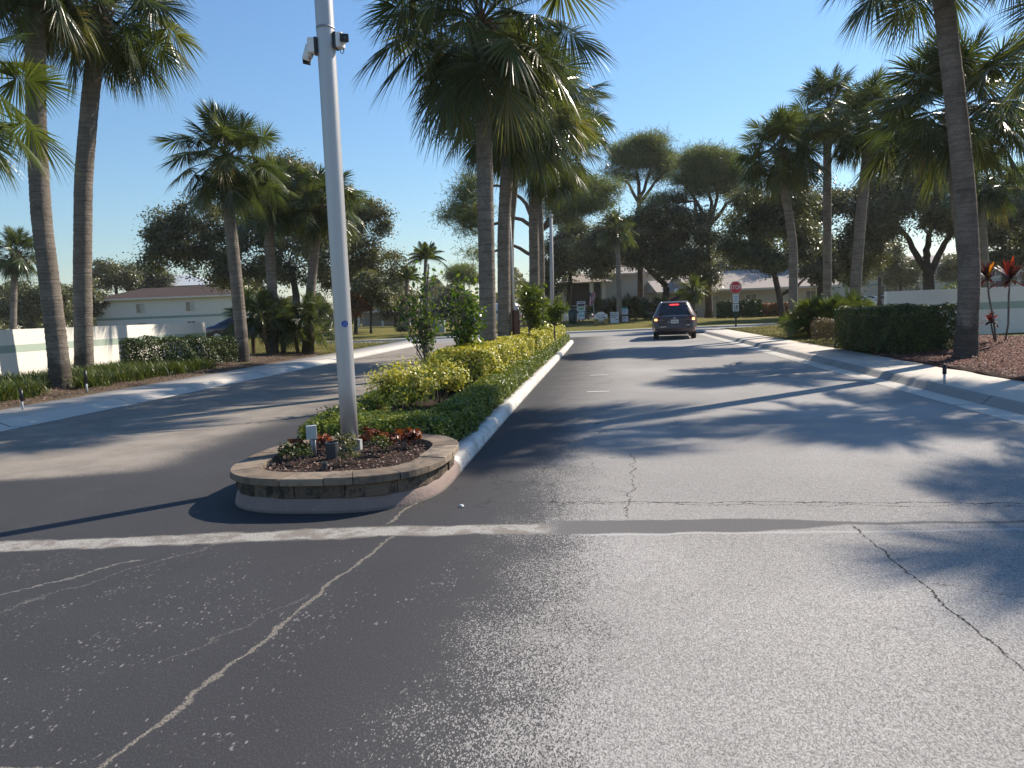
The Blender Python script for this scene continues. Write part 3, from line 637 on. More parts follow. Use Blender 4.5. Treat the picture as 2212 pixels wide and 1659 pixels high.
# ------------------------------------------------------------------ hedges
def hedge(name, label, path, width, h, dens, ln, wd, mat, hz, group=None, rng=None, bare=0.0, lump=.10, edge=.75, taper=1.0, core=True):
    """clipped hedge along a polyline of (x,y); hz(x,y) ground height"""
    rng = rng or RN; path = np.array([tuple(p)[:2] for p in path], float)
    seg = np.linalg.norm(np.diff(path, axis=0), axis=1); cum = np.concatenate([[0], np.cumsum(seg)]); Lh = cum[-1]
    mid = path[len(path) // 2]
    t = thing(name, label, 'hedge', (path[0][0], path[0][1], hz(*path[0])), group)
    area = 2 * Lh * h + Lh * width + 2 * width * h; n = int(area * dens)
    face = rng.choice(4, n, p=np.array([Lh * h, Lh * h, Lh * width, 2 * width * h]) / area)
    l = rng.uniform(0, Lh, n); a = rng.uniform(-1, 1, n); z = rng.uniform(bare, 1, n)
    a = np.where(face == 0, 1, np.where(face == 1, -1, a)); z = np.where(face == 2, 1, z)
    l = np.where(face == 3, np.where(rng.random(n) < .5, 0, Lh), l)
    dep = rng.exponential(.055, n) - .02
    # rounded shoulders
    zz = z * h; aa = a * width / 2
    rsh = .16 * min(h, 1)
    aa = np.where(zz > h - rsh, aa * (1 - .25 * ((zz - (h - rsh)) / rsh) ** 2 * (width < 1.5)), aa)
    aa *= (taper + (1 - taper) * z)
    nl = np.stack([np.where(face == 3, np.where(l < .1, -1., 1.), 0), np.where(face == 0, 1., np.where(face == 1, -1., 0)), np.where(face == 2, 1., .15)], 1)
    lp = lump * (np.sin(l * 2.3 + zz * 3) * np.sin(l * 4.1 + aa * 5 + 1) + .6 * np.sin(l * 9.7 + zz * 8))
    aa = aa - nl[:, 1] * (dep - lp * .6); zz = zz - (face == 2) * (dep - lp * .45); l2 = np.clip(l - nl[:, 0] * dep, -.05, Lh + .05)
    i = np.clip(np.searchsorted(cum, l2, 'right') - 1, 0, len(seg) - 1); tg = np.diff(path, axis=0)[i] / seg[i][:, None]; pr_ = path[i] + tg * (l2 - cum[i])[:, None]
    sd = np.stack([-tg[:, 1], tg[:, 0]], 1); xy = pr_ + sd * aa[:, None]
    gzv = np.interp(l2, np.linspace(0, Lh, 12), [hz(*(path[0] + (path[-1] - path[0]) * k)) for k in np.linspace(0, 1, 12)])
    pos = np.column_stack([xy, gzv + np.maximum(zz, .02)])
    nw = np.column_stack([tg * nl[:, :1] + sd * nl[:, 1:2], nl[:, 2]])
    nw = unit(nw + rng.normal(size=(n, 3)) * .55 + [0, 0, .25])
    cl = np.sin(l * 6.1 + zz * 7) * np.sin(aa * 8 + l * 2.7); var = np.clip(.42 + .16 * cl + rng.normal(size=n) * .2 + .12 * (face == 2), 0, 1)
    m = MB(); leaves(m, pos, nw, ln, wd, var, rng); m.build('foliage', mat, t)
    ns = int(min(16, max(4, Lh * 3.2)))
    for k in range(ns):
        lk = rng.uniform(.1, Lh - .1); j = min(int(np.searchsorted(cum, lk, 'right') - 1), len(seg) - 1); tgk = (path[j + 1] - path[j]) / seg[j]; q = path[j] + tgk * (lk - cum[j]); sk = np.array([-tgk[1], tgk[0]])
        b = q + sk * rng.uniform(-.25, .25) * width; e = b + sk * rng.uniform(-.25, .25) * width + tgk * rng.uniform(-.25, .25); zg = hz(*q)
        m = MB(); m.tube([(*b, zg - .03), (*(b + (e - b) * .4 + rng.normal(size=2) * .05), zg + h * .45), (*e, zg + h * .88)], [.014, .011, .005], 5, False); m.build('stem', M['stem'], t)
    if core:
        m = MB(); 
        P = [[], [], [], []]
        for k in np.linspace(.12, Lh - .12, max(3, int(Lh * 3))):
            j = min(int(np.searchsorted(cum, k, 'right') - 1), len(seg) - 1); tgk = (path[j + 1] - path[j]) / seg[j]; q = path[j] + tgk * (k - cum[j]); sk = np.array([-tgk[1], tgk[0]]); zg = hz(*q)
            hw = width / 2 * .62
            for row, (a_, z_) in zip(P, ((-hw, h * max(bare, .1)), (-hw * .9, h * .80), (hw * .9, h * .80), (hw, h * max(bare, .1)))): row.append((*(q + sk * a_ * (1 + .1 * math.sin(k * 5))), zg + z_ * (1 + .04 * math.sin(k * 7))))
        P = np.array(P); m.grid(P); nb = P.shape[1]
        m.raw(np.concatenate([P[:, 0], P[:, -1]]), [[[0, 1, 2, 3]], [[7, 6, 5, 4]]]); m.build('inner_growth', M['oak'], t)
    return t
zs = lambda x, y: .12
hr = np.random.default_rng(11)
med = lambda t, s: W(t, s)
# golden shrubs and green border of the median
mt = (tL + tR) / 2
def shrub(label, u, v, Y, rx, rz, n, mat, grp):
    p = ap(u, v, Y); p.z = .12; return bush('golden_shrub', label, 'shrub', p, (rx, rx * .9, rz), int(n * 1.5), .058, .030, mat, grp, 16, M['stem'], hr, shell=.30, clump=46)
shrub('golden leaved shrub with bare stems, nearest to the planter', 868, 890, 10.6, .50, .44, 2600, M['yellow'], 'golden shrubs of the median')
shrub('second golden leaved shrub behind the nearest one', 948, 870, 12.2, .52, .46, 2600, M['yellow'], 'golden shrubs of the median')
hedge('golden_hedge', 'golden leaved hedge section just before the brown gate post', [W(mt - .2, 13.4), W(mt - .12, 15.4), W(mt + .02, 19.6)], 1.15, .80, 1400, .060, .032, M['yellow'], zs, 'golden hedges along the median', hr, .12, .12)
hedge('golden_hedge', 'long golden leaved hedge section beyond the brown gate post', [W(mt + .0, 21.2), W(mt + .05, 27), W(mt + .05, 34.2)], 1.3, .80, 1000, .068, .035, M['yellow'], zs, 'golden hedges along the median', hr, .1, .10)
hedge('border_hedge', 'low clipped green border hedge right behind the stone planter', [W(tL - .05, PC[1] + 1.75), W(mt, PC[1] + 1.75), W(tR - .22, PC[1] + 1.62)], 1.15, .29, 2800, .050, .027, M['border'], zs, 'low green border hedges of the median', hr, 0, .05)
hedge('border_hedge', 'low clipped green border hedge running along the white median kerb', [W(tR - .45, PC[1] + 2.2), W(tR - .42, 17), W(tR - .38, 26), W(tR - .36, 34.6)], .52, .33, 1900, .052, .028, M['border'], zs, 'low green border hedges of the median', hr, 0, .05)
hedge('border_hedge', 'low clipped green border hedge along the left side of the median', [W(tL + .02, PC[1] + 2.5), W(tL - .12, 12.5), W(tL - .2, 20), W(tL - .2, 34)], .42, .30, 1300, .06, .032, M['border'], zs, 'low green border hedges of the median', hr, 0, .05)
# hedges beside the roads
def hp(u, v, z=.2): p = gp(u, v, z); return (p.x, p.y)
hedge('boxed_hedge', 'loose dark green hedge in front of the sunlit wall on the left', [(-11.5, 22.3), (-10.9, 23.1), (-10.2, 24.1), (-9.6, 25.2)], 1.0, .95, 1100, .072, .038, M['hedge'], gz, 'green hedges beside the sidewalks', hr, .14, .16, core=False)
hedge('boxed_hedge', 'large clipped green hedge with a flat top in front of the right wall', [(10.15, 17.9), (10.1, 19), (10.1, 20.2), (10.15, 21.4)], 1.55, 1.14, 1500, .062, .035, M['hedge'], gz, 'green hedges beside the sidewalks', hr, 0, .10)
hedge('brown_hedge', 'thin brownish shrub hedge left of the large clipped hedge', [(10.6, 22.6), (10.75, 24.2), (11.0, 26.0)], .9, .72, 420, .075, .04, M['brown_l'], gz, None, hr, .1, .15, core=False)
a, b = ap(1552, 680, 63), ap(1640, 678, 63)
hedge('boxed_hedge', 'far clipped green hedge under the beige house window', [(a.x, a.y), (b.x, b.y)], 1.2, 1.45, 260, .16, .09, M['hedge'], gz, 'green hedges beside the sidewalks', hr, 0, .12)
a, b = ap(1644, 678, 63.5), ap(1700, 676, 63.5)
hedge('orange_hedge', 'orange-brown clipped hedge beside the far green hedge', [(a.x, a.y), (b.x, b.y)], 1.2, 1.1, 260, .16, .09, M['orange_l'], gz, None, hr, 0, .10)
# border grass on the left
def blades(name, n, posf, hmin, hmax, wd, mat, rng, lean=.9, label=None, cat='grass', segs=3):
    P = np.array([posf() for _ in range(n)]); az = rng.uniform(0, 2 * math.pi, n); H = rng.uniform(hmin, hmax, n); ln = rng.uniform(.3, 1, n) * lean
    d = np.stack([np.cos(az), np.sin(az)], 1); us = np.linspace(0, 1, segs + 1); rows = []
    for u in us:
        x = P[:, 0] + d[:, 0] * H * ln * u ** 1.6; y = P[:, 1] + d[:, 1] * H * ln * u ** 1.6; z = P[:, 2] + H * (u - .42 * ln * u ** 2.4)
        w_ = wd * (1 - u ** 2 * .93) / 2
        rows.append(np.stack([np.column_stack([x - d[:, 1] * w_, y + d[:, 0] * w_, z]), np.column_stack([x + d[:, 1] * w_, y - d[:, 0] * w_, z])], 1))
    V = np.stack(rows, 1); k = segs + 1; base = np.arange(n)[:, None] * k * 2
    fs = [np.concatenate([base + 2 * i, base + 2 * i + 1, base + 2 * i + 3, base + 2 * i + 2], 1) for i in range(segs)]
    m = MB(); m.raw(V.reshape(-1, 3), fs, np.repeat(np.clip(rng.normal(.45, .25, n), 0, 1), 2 * k)); return tag(m.build(name, mat), label, cat, kind='stuff')
cent = [(rnd.uniform(12.5, 22.3), rnd.random()) for _ in range(190)]
def f_():
    s, k = rnd.choice(cent); s += rnd.gauss(0, .12); t = -12.35 - k * 1.9 + rnd.gauss(0, .12); p = W(t, s); return (p.x, p.y, gz(p.x, p.y))
blades('border_grass', 20000, f_, .25, .55, .024, M['lir'], RN, 1.0, 'long leaved green border grass along the foot of the left wall')
def f_():
    while True:
        s, t = rnd.uniform(24, 43), -11.6 - rnd.random() ** 1.5 * 14
        p = W(t, s)
        if s > 28.5 or t > -11.5: return (p.x, p.y, gz(p.x, p.y))
blades('lawn_grass', 16000, f_, .03, .075, .022, M['lawnblade'], RN, .8, 'dry short lawn grass on the left verge', segs=1)
def f_():
    s, t = rnd.uniform(24.2, 43.5), 6.85 + rnd.random() ** 1.3 * 12; p = W(t, s); return (p.x, p.y, gz(p.x, p.y))
blades('lawn_grass', 16000, f_, .03, .075, .022, M['lawnblade'], RN, .8, 'dry short lawn grass around the stop sign', segs=1)
# darker grass fountain at the foot of the leftmost palm
p = gp(112, 812, .3); p.y += .35
def f_(): return (p.x + rnd.gauss(0, .10), p.y + rnd.gauss(0, .10), gz(p.x, p.y))
o = blades('grass_clump', 500, f_, .5, .8, .02, M['lir'], RN, 1.3, 'dark fountain shaped grass clump beside the leftmost leaning palm'); o['kind'] = 'thing'; o['category'] = 'grass clump'
# ------------------------------------------------------------------ palms
def frond(m, rng, base, az, el, pet, blade, nl, fvar, wide=1.0):
    T0 = np.array([math.cos(el) * math.cos(az), math.cos(el) * math.sin(az), math.sin(el)]); ce = max(.15, math.cos(el))
    dn = np.array([0, 0, -1.0]); u = np.linspace(0, 1, 5)[:, None]
    P = base + pet * (u * T0 + dn * .15 * ce * u ** 2)
    T = unit((T0 + dn * .30 * ce)[None])[0]
    up = np.array([0, 0, 1.0]); Sd = np.cross(T, up)
    if np.linalg.norm(Sd) < .1: Sd = np.array([-math.sin(az), math.cos(az), 0])
    Sd = unit(Sd[None])[0]; rl = rng.normal() * .7; N0 = np.cross(Sd, T); Sd = Sd * math.cos(rl) + N0 * math.sin(rl); N0 = np.cross(Sd, T)
    m.tube(P, [.028, .022, .018, .016, .015], 3, False, fvar * .6 + .3)
    cl = .42 * blade; cu = lambda q: P[-1] + cl * (q[:, None] * T - np.outer(q ** 2, N0) * .35)
    ph = np.linspace(-2.62, 2.62, nl) + rng.normal(size=nl) * .02
    att = cu(np.clip(1 - np.abs(ph) / 1.9, 0, 1))
    d = np.cos(ph)[:, None] * T + np.sin(ph)[:, None] * Sd - N0 * (np.abs(np.sin(ph)) * .28 + .22 * np.clip(np.cos(ph), 0, 1))[:, None] + N0 * rng.normal(size=(nl, 1)) * .05
    d = unit(d); L = blade * (.78 + .07 * np.cos(ph)) * rng.uniform(.93, 1.06, nl)
    us = np.array([0, .30, .56, .78, 1.0]); gr = rng.uniform(.05, .22, nl) * (1.0 + .9 * (el < .1))
    w_ = np.array([.018, .053, .049, .022, .002]) * blade * wide * (44 / nl) ** .95
    wv = np.cross(d, N0); wv = unit(wv) ; tw = rng.normal(size=(nl, 1)) * .42; wv = unit(wv * np.cos(tw) + np.cross(d, wv) * np.sin(tw))
    rows = []
    for k, q in enumerate(us):
        p = att + d * (L * q)[:, None] + np.outer(L * gr * q ** 2.7, [0, 0, -1.0]); rows.append(np.stack([p - wv * w_[k] / 2, p + wv * w_[k] / 2], 1))
    V = np.stack(rows, 1); b = np.arange(nl)[:, None] * 10
    m.raw(V.reshape(-1, 3), [np.concatenate([b + 2 * i, b + 2 * i + 1, b + 2 * i + 3, b + 2 * i + 2], 1) for i in range(4)], np.repeat(np.clip(fvar + rng.normal(size=nl) * .1, 0, 1), 10))
def crown(m, rng, top, nf, R, nl=40, lo=-58, hi=84, azr=None, pow_=.95):
    nl = int(nl * 1.75); nf = int(nf * 1.4)
    ga = rng.uniform(0, 6.28)
    for i in range(nf):
        k = (i + .5) / nf; el = rad(hi - (hi - lo) * k ** pow_ + rng.normal() * 7); az = ga + i * 2.39996 + rng.normal() * .2
        fv = .45 + rng.normal() * .16 + (.25 if k > .93 else 0) - .1 * (k < .2)
        e_ = math.degrees(el); f_ = (.80 if e_ > 45 else 1.0 if e_ > -25 else .72)
        frond(m, rng, top + np.array([0, 0, .12 * (1 - k)]), az, el, R * .54 * f_ * rng.uniform(.72, 1.12), R * .39 * (.9 if e_ > 45 else 1) * rng.uniform(.85, 1.1), nl, np.clip(fv, 0, 1))
def boots(m, rng, pts_fn, z0, z1, r0_, r1_, n):
    for i in range(n):
        k = (i + .5) / n; a = i * 2.39996; c = pts_fn(z0 + (z1 - z0) * k); r = r0_ + (r1_ - r0_) * k
        o = np.array([math.cos(a), math.sin(a), 0]); s = np.array([-math.sin(a), math.cos(a), 0]); b = c + o * r * .72; L = rng.uniform(.16, .30); dirv = unit((o * .55 + np.array([0, 0, 1.0]))[None])[0]
        e = b + dirv * L + o * .03; w0, w1, th = .075, .035, .02
        V = [b - s * w0, b + s * w0, b + s * w0 - o * th * 2, b - s * w0 - o * th * 2, e - s * w1, e + s * w1, e + s * w1 - o * th, e - s * w1 - o * th]
        m.raw(V, [[[3, 2, 1, 0], [4, 5, 6, 7], [0, 1, 5, 4], [1, 2, 6, 5], [2, 3, 7, 6], [3, 0, 4, 7]]], rng.random())
def palm(label, Y, path, wpx, cpx, R, nf=36, nl=40, seed=0, group='sabal palms lining the entrance drive', bootz=(0, 0), base_z=None, mat='palm', lo=-58, hi=84, neck=None, flare=1.25, name='palm_tree'):
    """path: trunk pixels from the base up (last = crown centre)"""
    rng = np.random.default_rng(seed + 100); P = [ap(u, v, Y) for u, v in path]
    bz = gz(P[0].x, P[0].y) if base_z is None else base_z
    if P[0].z > bz: P = [Vector((P[0].x - (P[1].x - P[0].x) * .15, P[0].y, bz))] + P
    P[0].z = bz - .1
    t = thing(name, label, 'palm tree', (P[0].x, P[0].y, bz), group)
    Pa = np.array([tuple(p) for p in P]); zz = Pa[:, 2]; r = wpx * Y / F / 2
    fn = lambda z: np.array([np.interp(z, zz, Pa[:, 0]), np.interp(z, zz, Pa[:, 1]), z])
    zt = np.arange(zz[0], zz[-1], .07)
    # smooth the bends
    xs_ = np.interp(zt, zz, Pa[:, 0]); k = np.ones(15) / 15; xs_ = np.convolve(np.pad(xs_, 7, 'edge'), k, 'valid')
    ring = r * (1 + .018 * np.sin(zt * 2 * math.pi / .14) + rng.normal(size=len(zt)) * .012) * (1 + (flare - 1) * np.exp(-(zt - zz[0]) / .35)) * (1 - .10 * (zt - zz[0]) / (zz[-1] - zz[0]))
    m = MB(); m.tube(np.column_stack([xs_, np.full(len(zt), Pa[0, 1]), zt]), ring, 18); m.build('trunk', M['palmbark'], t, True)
    if bootz[1] > bootz[0]:
        m = MB(); fz = lambda z: np.array([np.interp(z, zt, xs_), Pa[0, 1], z]); z1 = zz[-1] - bootz[0]; z0 = zz[-1] - bootz[1]
        zb = np.linspace(z0, z1, 8); m.tube([fz(z) for z in zb], np.linspace(r * 1.05, r * 1.55, 8) * np.array([.9, 1, 1, 1, 1, 1, .95, .7]), 14); boots(m, rng, fz, z0, z1 + .1, r * 1.15, r * 1.75, int(46 * (bootz[1] - bootz[0]) / .8)); m.build('leaf_bases', M['boot'], t)
    m = MB(); crown(m, rng, Pa[-1], nf, R * 1.14, nl, lo, hi); m.build('crown', M[mat], t)
    return t
PG = 'sabal palms lining the entrance drive'
palm('palm whose fronds enter at the left edge of the photo, trunk out of view', 13.5, [(-200, 900), (-180, 500), (-150, 190)], 42, 0, 2.1, 28, 44, 1, bootz=(0, .6), mat='palm_y')
palm('leftmost tall palm with a curved trunk leaning left in front of the sunlit wall', 17.9, [(132, 828), (118, 700), (90, 480), (78, 280), (76, 60), (78, -60)], 41, 0, 2.1, 34, 44, 2, bootz=(.1, .9))
palm('tall palm second from the left with a full crown above the sunlit wall', 20.2, [(182, 802), (178, 600), (180, 390), (196, 200), (208, 100), (214, 20)], 37, 0, 2.45, 38, 44, 3, bootz=(.1, 1.1))
palm('medium palm with an orange-brown neck left of the silver pole', 26.5, [(522, 735), (512, 620), (496, 470), (490, 400), (488, 345)], 27, 0, 2.25, 38, 40, 4, bootz=(.2, .9))
palm('palm with a drooping crown standing over the fan palm clump', 31, [(590, 762), (588, 620), (580, 510), (596, 430)], 22, 0, 2.1, 34, 36, 5, bootz=(.2, .8))
palm('palm just left of the silver pole with its crown partly behind it', 32, [(664, 762), (670, 640), (682, 520), (694, 440)], 21, 0, 2.1, 34, 36, 6, bootz=(.2, .8))
palm('short distant palm at the left edge above the wall', 46, [(28, 722), (30, 620), (35, 545)], 14, 0, 1.9, 30, 30, 7, bootz=(.1, .7), group='distant palms')
palm('large palm in front in the median with a shaggy boot-covered neck', 17, [(1056, 800), (1050, 500), (1045, 280), (1040, 120), (1040, 55)], 37, 0, 2.75, 46, 48, 8, bootz=(.1, 1.15), base_z=.12, lo=-58, hi=82)
palm('second median palm just right of the front one', 20.5, [(1090, 800), (1088, 500), (1096, 340), (1112, 215)], 29, 0, 2.4, 42, 44, 9, bootz=(.3, 1.5), base_z=.12)
palm('third median palm with a lower hanging crown on a clean trunk', 27.5, [(1156, 780), (1154, 560), (1152, 420), (1176, 330)], 23, 0, 2.1, 42, 40, 10, bootz=(.5, .8), base_z=.12, lo=-66)
palm('slim median palm half hidden behind the third trunk', 31, [(1170, 770), (1170, 560), (1165, 420), (1205, 250)], 14, 0, 2.3, 38, 36, 11, base_z=.12, lo=-50)
palm('dark slim palm trunk between the second median palm and the gate arm', 24, [(1106, 790), (1103, 500), (1120, 330), (1135, 270)], 14, 0, 2.1, 30, 36, 12, base_z=.12)
palm('tall front palm on the right leaning left with its crown above the photo', 16.3, [(2085, 780), (2095, 600), (2085, 420), (2062, 200), (2036, -10), (2032, -100)], 43, 0, 2.25, 36, 44, 13, bootz=(.1, .5), lo=-22)
palm('big spreading palm right behind the tall leaning one on the right', 21.5, [(2092, 760), (2085, 560), (2066, 400), (2062, 300), (2064, 240)], 30, 0, 2.8, 42, 44, 14, bootz=(.1, 1.3), lo=-42)
palm('right hand palm with a straight trunk leaning right out of the fan palm clump', 30.5, [(1845, 690), (1850, 588), (1862, 440), (1874, 335), (1872, 265)], 23, 0, 2.2, 38, 40, 15, bootz=(.3, .8))
palm('right hand palm with a straight upright trunk behind the fan palm clump', 34, [(1787, 690), (1787, 570), (1787, 330), (1790, 235)], 18, 0, 2.1, 36, 36, 16, bootz=(.4, .8))
palm('curved short palm beside the stop sign on the right lawn', 30.8, [(1713, 733), (1714, 540), (1706, 475), (1692, 395), (1686, 330)], 19, 0, 2.15, 40, 38, 17, bootz=(.2, .9))
palm('slim palm behind the tall leaning one near the red leaved plants', 34, [(2130, 700), (2126, 560), (2120, 460), (2134, 395)], 18, 0, 1.9, 32, 34, 18)
palm('palm at the right edge of the photo, trunk out of view', 15.6, [(2462, 781), (2469, 364), (2455, -7)], 44, 0, 2.4, 36, 44, 19, bootz=(.1, .7))
palm('near palm outside the right edge whose shadow falls on the road', 10.9, [(3070, 826), (3076, 381), (3073, -382)], 44, 0, 2.3, 36, 40, 20, lo=-42)
palm('distant palm in front of the dark oaks left of the car', 58, [(1338, 700), (1337, 620), (1334, 540), (1328, 495)], 11, 0, 1.9, 30, 26, 21, bootz=(.2, .9), group='distant palms')
palm('small distant palm with yellow-green leaves right of the car', 55, [(1497, 700), (1497, 660), (1496, 628)], 11, 0, 1.35, 26, 26, 22, bootz=(.1, .5), group='distant palms', mat='palm_y', lo=-60)
# fan palm clumps
def fan_clump(label, Y, items, R, n, seed, mat='palm', lo=15, hi=86, h0=.3):
    rng = np.random.default_rng(seed); p0 = ap(*items[0], Y); t = thing('fan_palm_clump', label, 'fan palm', (p0.x, p0.y, gz(p0.x, p0.y)), 'fan palm clumps')
    m = MB()
    for (u, v) in items:
        p = ap(u, v, Y + rng.uniform(-.8, .8)); b = np.array([p.x, p.y, gz(p.x, p.y)]); top = b + [rng.normal() * .1, rng.normal() * .1, h0 * rng.uniform(.6, 1.5)]
        ms = MB(); ms.tube([b - [0, 0, .1], top], [.09, .08], 8); ms.build('stem', M['boot'], t)
        crown(m, rng, top, n, R * rng.uniform(.85, 1.1), 30, lo, hi, pow_=1.0)
    m.build('fronds', M[mat], t); return t
fan_clump('dense low fan palm clump at the foot of the left palms', 31, [(548, 760), (580, 762), (612, 764), (645, 764), (675, 764)], 1.5, 20, 41, lo=-30, h0=1.1)
fan_clump('low spreading fan palm clump beside the sidewalk on the right', 28.5, [(1750, 700), (1790, 700), (1832, 700), (1770, 700), (1812, 700)], 1.55, 26, 42, 'palm_y', -8, 86, .35)
fan_clump('dark fan palm thicket behind the entrance signs', 62, [(1290, 700), (1325, 700), (1360, 700), (1395, 700), (1425, 700), (1375, 690)], 1.75, 24, 43, lo=0, h0=.5)
# red leaved ti plants
def ti_plant(label, Y, pts, heads, seed):
    rng = np.random.default_rng(seed); P = [ap(u, v, Y) for u, v in pts]; P[0].z = gz(P[0].x, P[0].y) - .03
    t = thing('ti_plant', label, 'plant', (P[0].x, P[0].y, P[0].z + .03), 'red leaved ti plants'); m = MB(); m.tube(P, [.022] * (len(P) - 1) + [.016], 8); m.build('stem', M['stem'], t, True)
    m = MB()
    for (hx, hv, R, n) in heads:
        c = ap(hx, hv, Y); c = np.array(tuple(c))
        for i in range(n):
            a = i * 2.4 + rng.uniform(-.3, .3); e = rad(80 - 95 * i / n + rng.normal() * 8); d = np.array([math.cos(a) * math.cos(e), math.sin(a) * math.cos(e), math.sin(e)]); s = unit(np.cross(d, [0, 0, 1.0])[None] + 1e-4)[0]; L = R * rng.uniform(.8, 1.15)
            rows = []
            for u, w_ in ((0, .014), (.25, .034), (.55, .044), (.8, .030), (1, .003)):
                q = c + d * L * u + np.array([0, 0, -1]) * L * .28 * u ** 2 * math.cos(e); rows += [tuple(q - s * w_), tuple(q + s * w_)]
            v_ = np.clip(((.92 if hv < 603 else .6) if i < 3 else .30) + rng.normal() * .22 - .25 * (i > n * .6), 0, 1); m.raw(rows, [[[2 * k, 2 * k + 1, 2 * k + 3, 2 * k + 2] for k in range(4)]], v_)
    m.build('leaves', M['ti'], t)
ti_plant('taller ti plant with upright orange leaves beside the leaning palm', 18.4, [(2152, 756), (2146, 690), (2136, 640), (2133, 600)], [(2133, 602, .46, 34)], 51)
ti_plant('ti plant with dark red leaves at the right edge', 18.3, [(2170, 758), (2178, 700), (2179, 640), (2182, 600)], [(2182, 604, .56, 44)], 52)
ti_plant('short ti plant with a small red rosette in front of the wall', 18.6, [(2150, 757), (2144, 716), (2140, 694)], [(2140, 694, .30, 30)], 53)
# ------------------------------------------------------------------ broadleaf trees and pines
def limb(m, a, b, ra, rb, rng, wob=.12, n=6, seg=6, sag=0.0):
    a = np.array(tuple(a), float); b = np.array(tuple(b), float); L = np.linalg.norm(b - a); u = np.linspace(0, 1, n)[:, None]
    off = rng.normal(size=(n, 3)) * wob * L * .35; off[0] = off[-1] = 0
    P = a + (b - a) * u + off + np.array([0, 0, sag * L]) * (u * (1 - u) * 4); m.tube(P, np.linspace(ra, rb, n), seg, False); return P
def tree(name, label, Y, trunk, wpx, lobes, n, ln, wd, mat, bark, seed, group=None, clump=.75, dens=1.0, nbr=14, style='oak', forks=None, base_z=None, dspread=1.0, clumps_per=None, start=.6):
    rng = np.random.default_rng(seed + 500); P = [np.array(tuple(ap(u, v, Y))) for u, v in trunk]
    bz = gz(P[0][0], P[0][1]) if base_z is None else base_z
    P[0][2] = bz - .15; px = Y / F
    t = thing(name, label, 'tree', (P[0][0], P[0][1], bz), group)
    r = wpx * px / 2; m = MB()
    Pt = np.array(P); k = np.linspace(0, len(P) - 1, len(P) * 3); Pc = np.column_stack([np.interp(k, range(len(P)), Pt[:, i]) for i in range(3)])
    rr = np.interp(np.linspace(0, 1, len(Pc)), [0, .06, .5, 1], [r * 1.5, r * 1.05, r * .85, r * .55]); m.tube(Pc, rr, 10)
    roots = [(Pc[-1], rr[-1])]
    for f in (forks or []):
        Fp = [np.array(tuple(ap(u, v, Y + dd))) for (u, v, dd) in f[1:]]; i0 = min(len(P) - 1, f[0]); A = [P[i0]] + Fp
        A = np.array(A); kk = np.linspace(0, len(A) - 1, len(A) * 3); Ac = np.column_stack([np.interp(kk, range(len(A)), A[:, i]) for i in range(3)]) ; Ac[1:-1] += rng.normal(size=(len(Ac) - 2, 3)) * r * .12
        fr = np.linspace(r * .62, r * .28, len(Ac)); m.tube(Ac, fr, 8, False); roots += [(Ac[-1], r * .28), (Ac[len(Ac) // 2], r * .4)]
    if style == 'pine': n = int(n * 2.1); ln *= 1.2; nbr = int(nbr * 1.5)
    tot = sum(l[2] * l[3] for l in lobes); pos = []; nrm = []; var = []; lf = MB(); cc = []
    if style == 'oak': n = int(n * 2.5); ln *= 1.02; wd *= 1.2
    for l in lobes:
        u, v, ru, rv = l[:4]; dd = l[4] if len(l) > 4 else rng.uniform(-1, 1) * min(ru, rv) * px * .5
        c = np.array(tuple(ap(u, v, Y + dd))); R3 = np.array([ru, (ru + rv) / 2 * dspread, rv]) * px
        nc = max(5, int((clumps_per or 1.0) * R3[0] * R3[1] * R3[2] * 4.19 / (clump ** 3) * .55)) if style == 'oak' else max(8, int((clumps_per or 1.0) * R3[0] * R3[2] * 3.14 / (clump ** 2) * 2.0))
        d = unit(rng.normal(size=(nc, 3))); q = c + d * R3 * (rng.uniform(0, 1, (nc, 1)) ** .45); nl = int(n * (ru * rv) / tot); cc.append((q, nl, c, R3))
    for q, nl, c, R3 in cc:
        nc = len(q); wts = rng.uniform(.4, 1.6, nc); k = rng.choice(nc, nl, p=wts / wts.sum())
        cv = np.clip(rng.normal(.42, .18, nc), 0, 1)
        if style == 'oak':
            cr = clump * rng.uniform(.55, 1.2, nc); g_ = rng.normal(size=(nl, 3)) * np.array([.5, .5, .34]); p = q[k] + g_ * cr[k][:, None]; nr = unit(g_ + np.array([0, 0, .8]) + rng.normal(size=(nl, 3)) * .7); pos.append(p); nrm.append(nr)
            var.append(np.clip(cv[k] + rng.normal(size=nl) * .18, 0, 1))
        else:
            d = unit(rng.normal(size=(nl, 3)) + np.array([0, 0, .45])); off = rng.normal(size=(nl, 3)) * clump * np.array([.60, .60, .34]); p = q[k] + off; L = ln * rng.uniform(.6, 1.3, nl)[:, None]
            s = unit(np.cross(d, rng.normal(size=(nl, 3)))) * wd / 2; lf.quads(np.stack([p - s, p + s, p + d * L + s * .3, p + d * L - s * .3], 1), np.clip(cv[k] + rng.normal(size=nl) * .15, 0, 1))
        # limbs reach into the clumps
        nb_ = max(2, int(nbr * nl / n))
        for j in rng.choice(nc, min(nb_, nc), False):
            e = q[j]; ds = [np.linalg.norm(e - a) + (2.0 if a[2] > e[2] + .5 else 0) for a, _ in roots]; a, ra = roots[int(np.argmin(ds))]
            if np.linalg.norm(e - a) > .3:
                Q = limb(m, a, e, max(.02, ra * (.42 if style == 'oak' else .30)), .015, rng, .16, 7, 5, .06)
                roots.append((Q[4], max(.02, ra * .42 * .5)))
    if style == 'oak': leaves(lf, np.concatenate(pos), np.concatenate(nrm), ln, wd, np.concatenate(var), rng)
    m.build('trunk', M[bark], t, True); lf.build('crown', M[mat], t); return t
OG = 'oaks around the houses'
